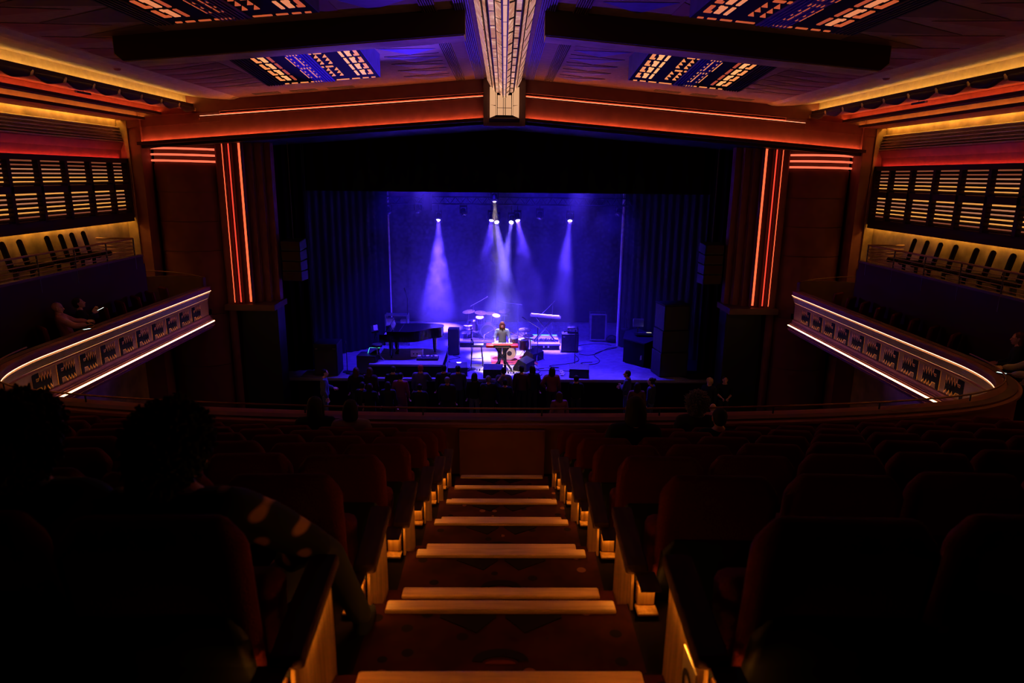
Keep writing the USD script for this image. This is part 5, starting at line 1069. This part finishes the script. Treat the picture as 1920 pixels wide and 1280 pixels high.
# ---- seated people in the circle
def seated(label, k_, x, turn=0, rz=0, **kw):
    y = yk(k_) - .07 - .91 + x*x/CR + .16
    return person(label, (x, y, zk(k_)), rz - math.degrees(2*x/CR), pose='sit', turn=turn, **kw)
big = dict(longcoat=False)
seated('person with a mass of dark wavy hair filling the left edge of the view', 1, -1.40, H=1.62, hair='dark', bushy=True, style='curly', top=(.05, .055, .05), build=1.15)
plaid = mat('plaid_shirt', nodes={'g': ('texture_coordinate', {}), 'w': ('wave_texture', {'scale': 3.2, 'bands_direction': 'x'}), 'w2': ('wave_texture', {'scale': 3.2, 'bands_direction': 'z'}),
    'm': ('math', {'math_type': 'multiply'}), 'r': ('rgb_ramp', {'ramp': [(.0, (.012, .010, .012)), (.5, (.02, .014, .016)), (.8, (.55, .26, .18))]}), 'p': ('principled_bsdf', {'roughness': .9})},
    links=[('g.object', 'w.vector'), ('g.object', 'w2.vector'), ('w.fac', 'm.value1'), ('w2.fac', 'm.value2'), ('m.value', 'r.fac'), ('r.color', 'p.base_color')], surface='p.BSDF')
seated('curly-haired person in a checked shirt with one leg out in the aisle', 1, -.98, turn=-25, H=1.56, hair='dark', bushy=True, style='curly', top=plaid, legs=(.05, .05, .058), build=1.1, lean=6, tilt=4,
       armpose=(None, ((.40, .22, 1.16), (.20, .42, 1.0))), arms=('front', 'lean'), legpose=dict(knr=(.33, .62, .46), anr=(.46, .70, .03)))
seated('long-haired person in the front row of the circle, left of the aisle', 7, -2.30, H=1.72, hair='dark', style='verylong', top=(.02, .015, .02))
seated('person with round dark hair and pale collar, front row left of the aisle', 7, -1.86, H=1.68, hair='dark', style='bob', top=(.22, .15, .18))
seated('person with round dark hair in the fifth row, right of the aisle', 5, 1.22, H=1.74, hair='dark', style='bob', top=(.02, .012, .015))
seated('person with curly grey hair in the front row, right of the aisle', 7, 2.42, H=1.80, hair='grey', style='curly', bushy=True, top=(.03, .02, .025), turn=-20)
seated('dark-haired person slumped low in the sixth row, right of the aisle', 6, 2.36, H=1.56, hair='dark', style='short', top=(.02, .012, .012))
person('bald man standing in the stalls just beyond the circle rail', (5.75, 17.6, 0), 0, H=1.78, hair='bald', top=(.03, .02, .02))
# ---- people in the side boxes
pk = grain('pink_shirt', (.42, .20, .22), (.55, .28, .30), 8., .8)
person('man in a pink shirt leaning on the rail of the left box', (-9.15, 14.15, 3.85), -60, pose='sit', H=1.75, hair='bald', top=pk, arms=('lean', 'lean'), lean=-14)
person('person in black looking down at a lit phone in the left box', (-9.15, 14.75, 3.85), -60, pose='sit', H=1.70, hair='dark', style='short', top=(.012, .012, .014), arms=('phone', 'phone'), lean=-8, tilt=-20)
person('red-haired person in a dark jacket in the right box', (9.35, 11.9, 3.85), 55, pose='sit', H=1.72, hair='red', style='bob', top=(.025, .03, .03), arms=('front', 'front'))
person('person with pale rolled sleeves leaning on the rail at the right edge', (8.95, 11.0, 3.85), 70, pose='sit', H=1.74, hair='brown', style='short', top=(.42, .37, .32), arms=('lean', 'lean'), lean=-12)
scr = led('phone_screen', (.7, .9, .85), 1.1)
def phone(label, c, rz, rx):
    t = thing('phone', label, 'phone', c, rz)
    obj('case', MB().cbox((0, 0, 0), (.075, .15, .010), rx=rx).mesh(), gear_black, t); obj('screen', MB().cbox((0, -.006*math.sin(math.radians(rx)), .006), (.066, .138, .003), rx=rx).mesh(), scr, t)
phone('lit phone lying on the balcony capping before the man in pink', (-8.52, 13.75, 4.615), -30, 0)
phone('lit phone held by the person in black in the left box', (-8.90, 14.95, 4.80), -60, 25)
phone('bright phone on the balcony capping at the right edge', (8.40, 10.95, 4.615), 40, 0)
bc = thing('beer_cup', 'small clear plastic cup held by the crowd member in jeans', 'cup', (-.80, 20.86, 1.36)); obj('cup', MB().lathe([(0, 0), (.03, 0), (.04, .12), (.037, .12), (.028, .004), (0, .004)]).mesh(), white_m, bc, 30)
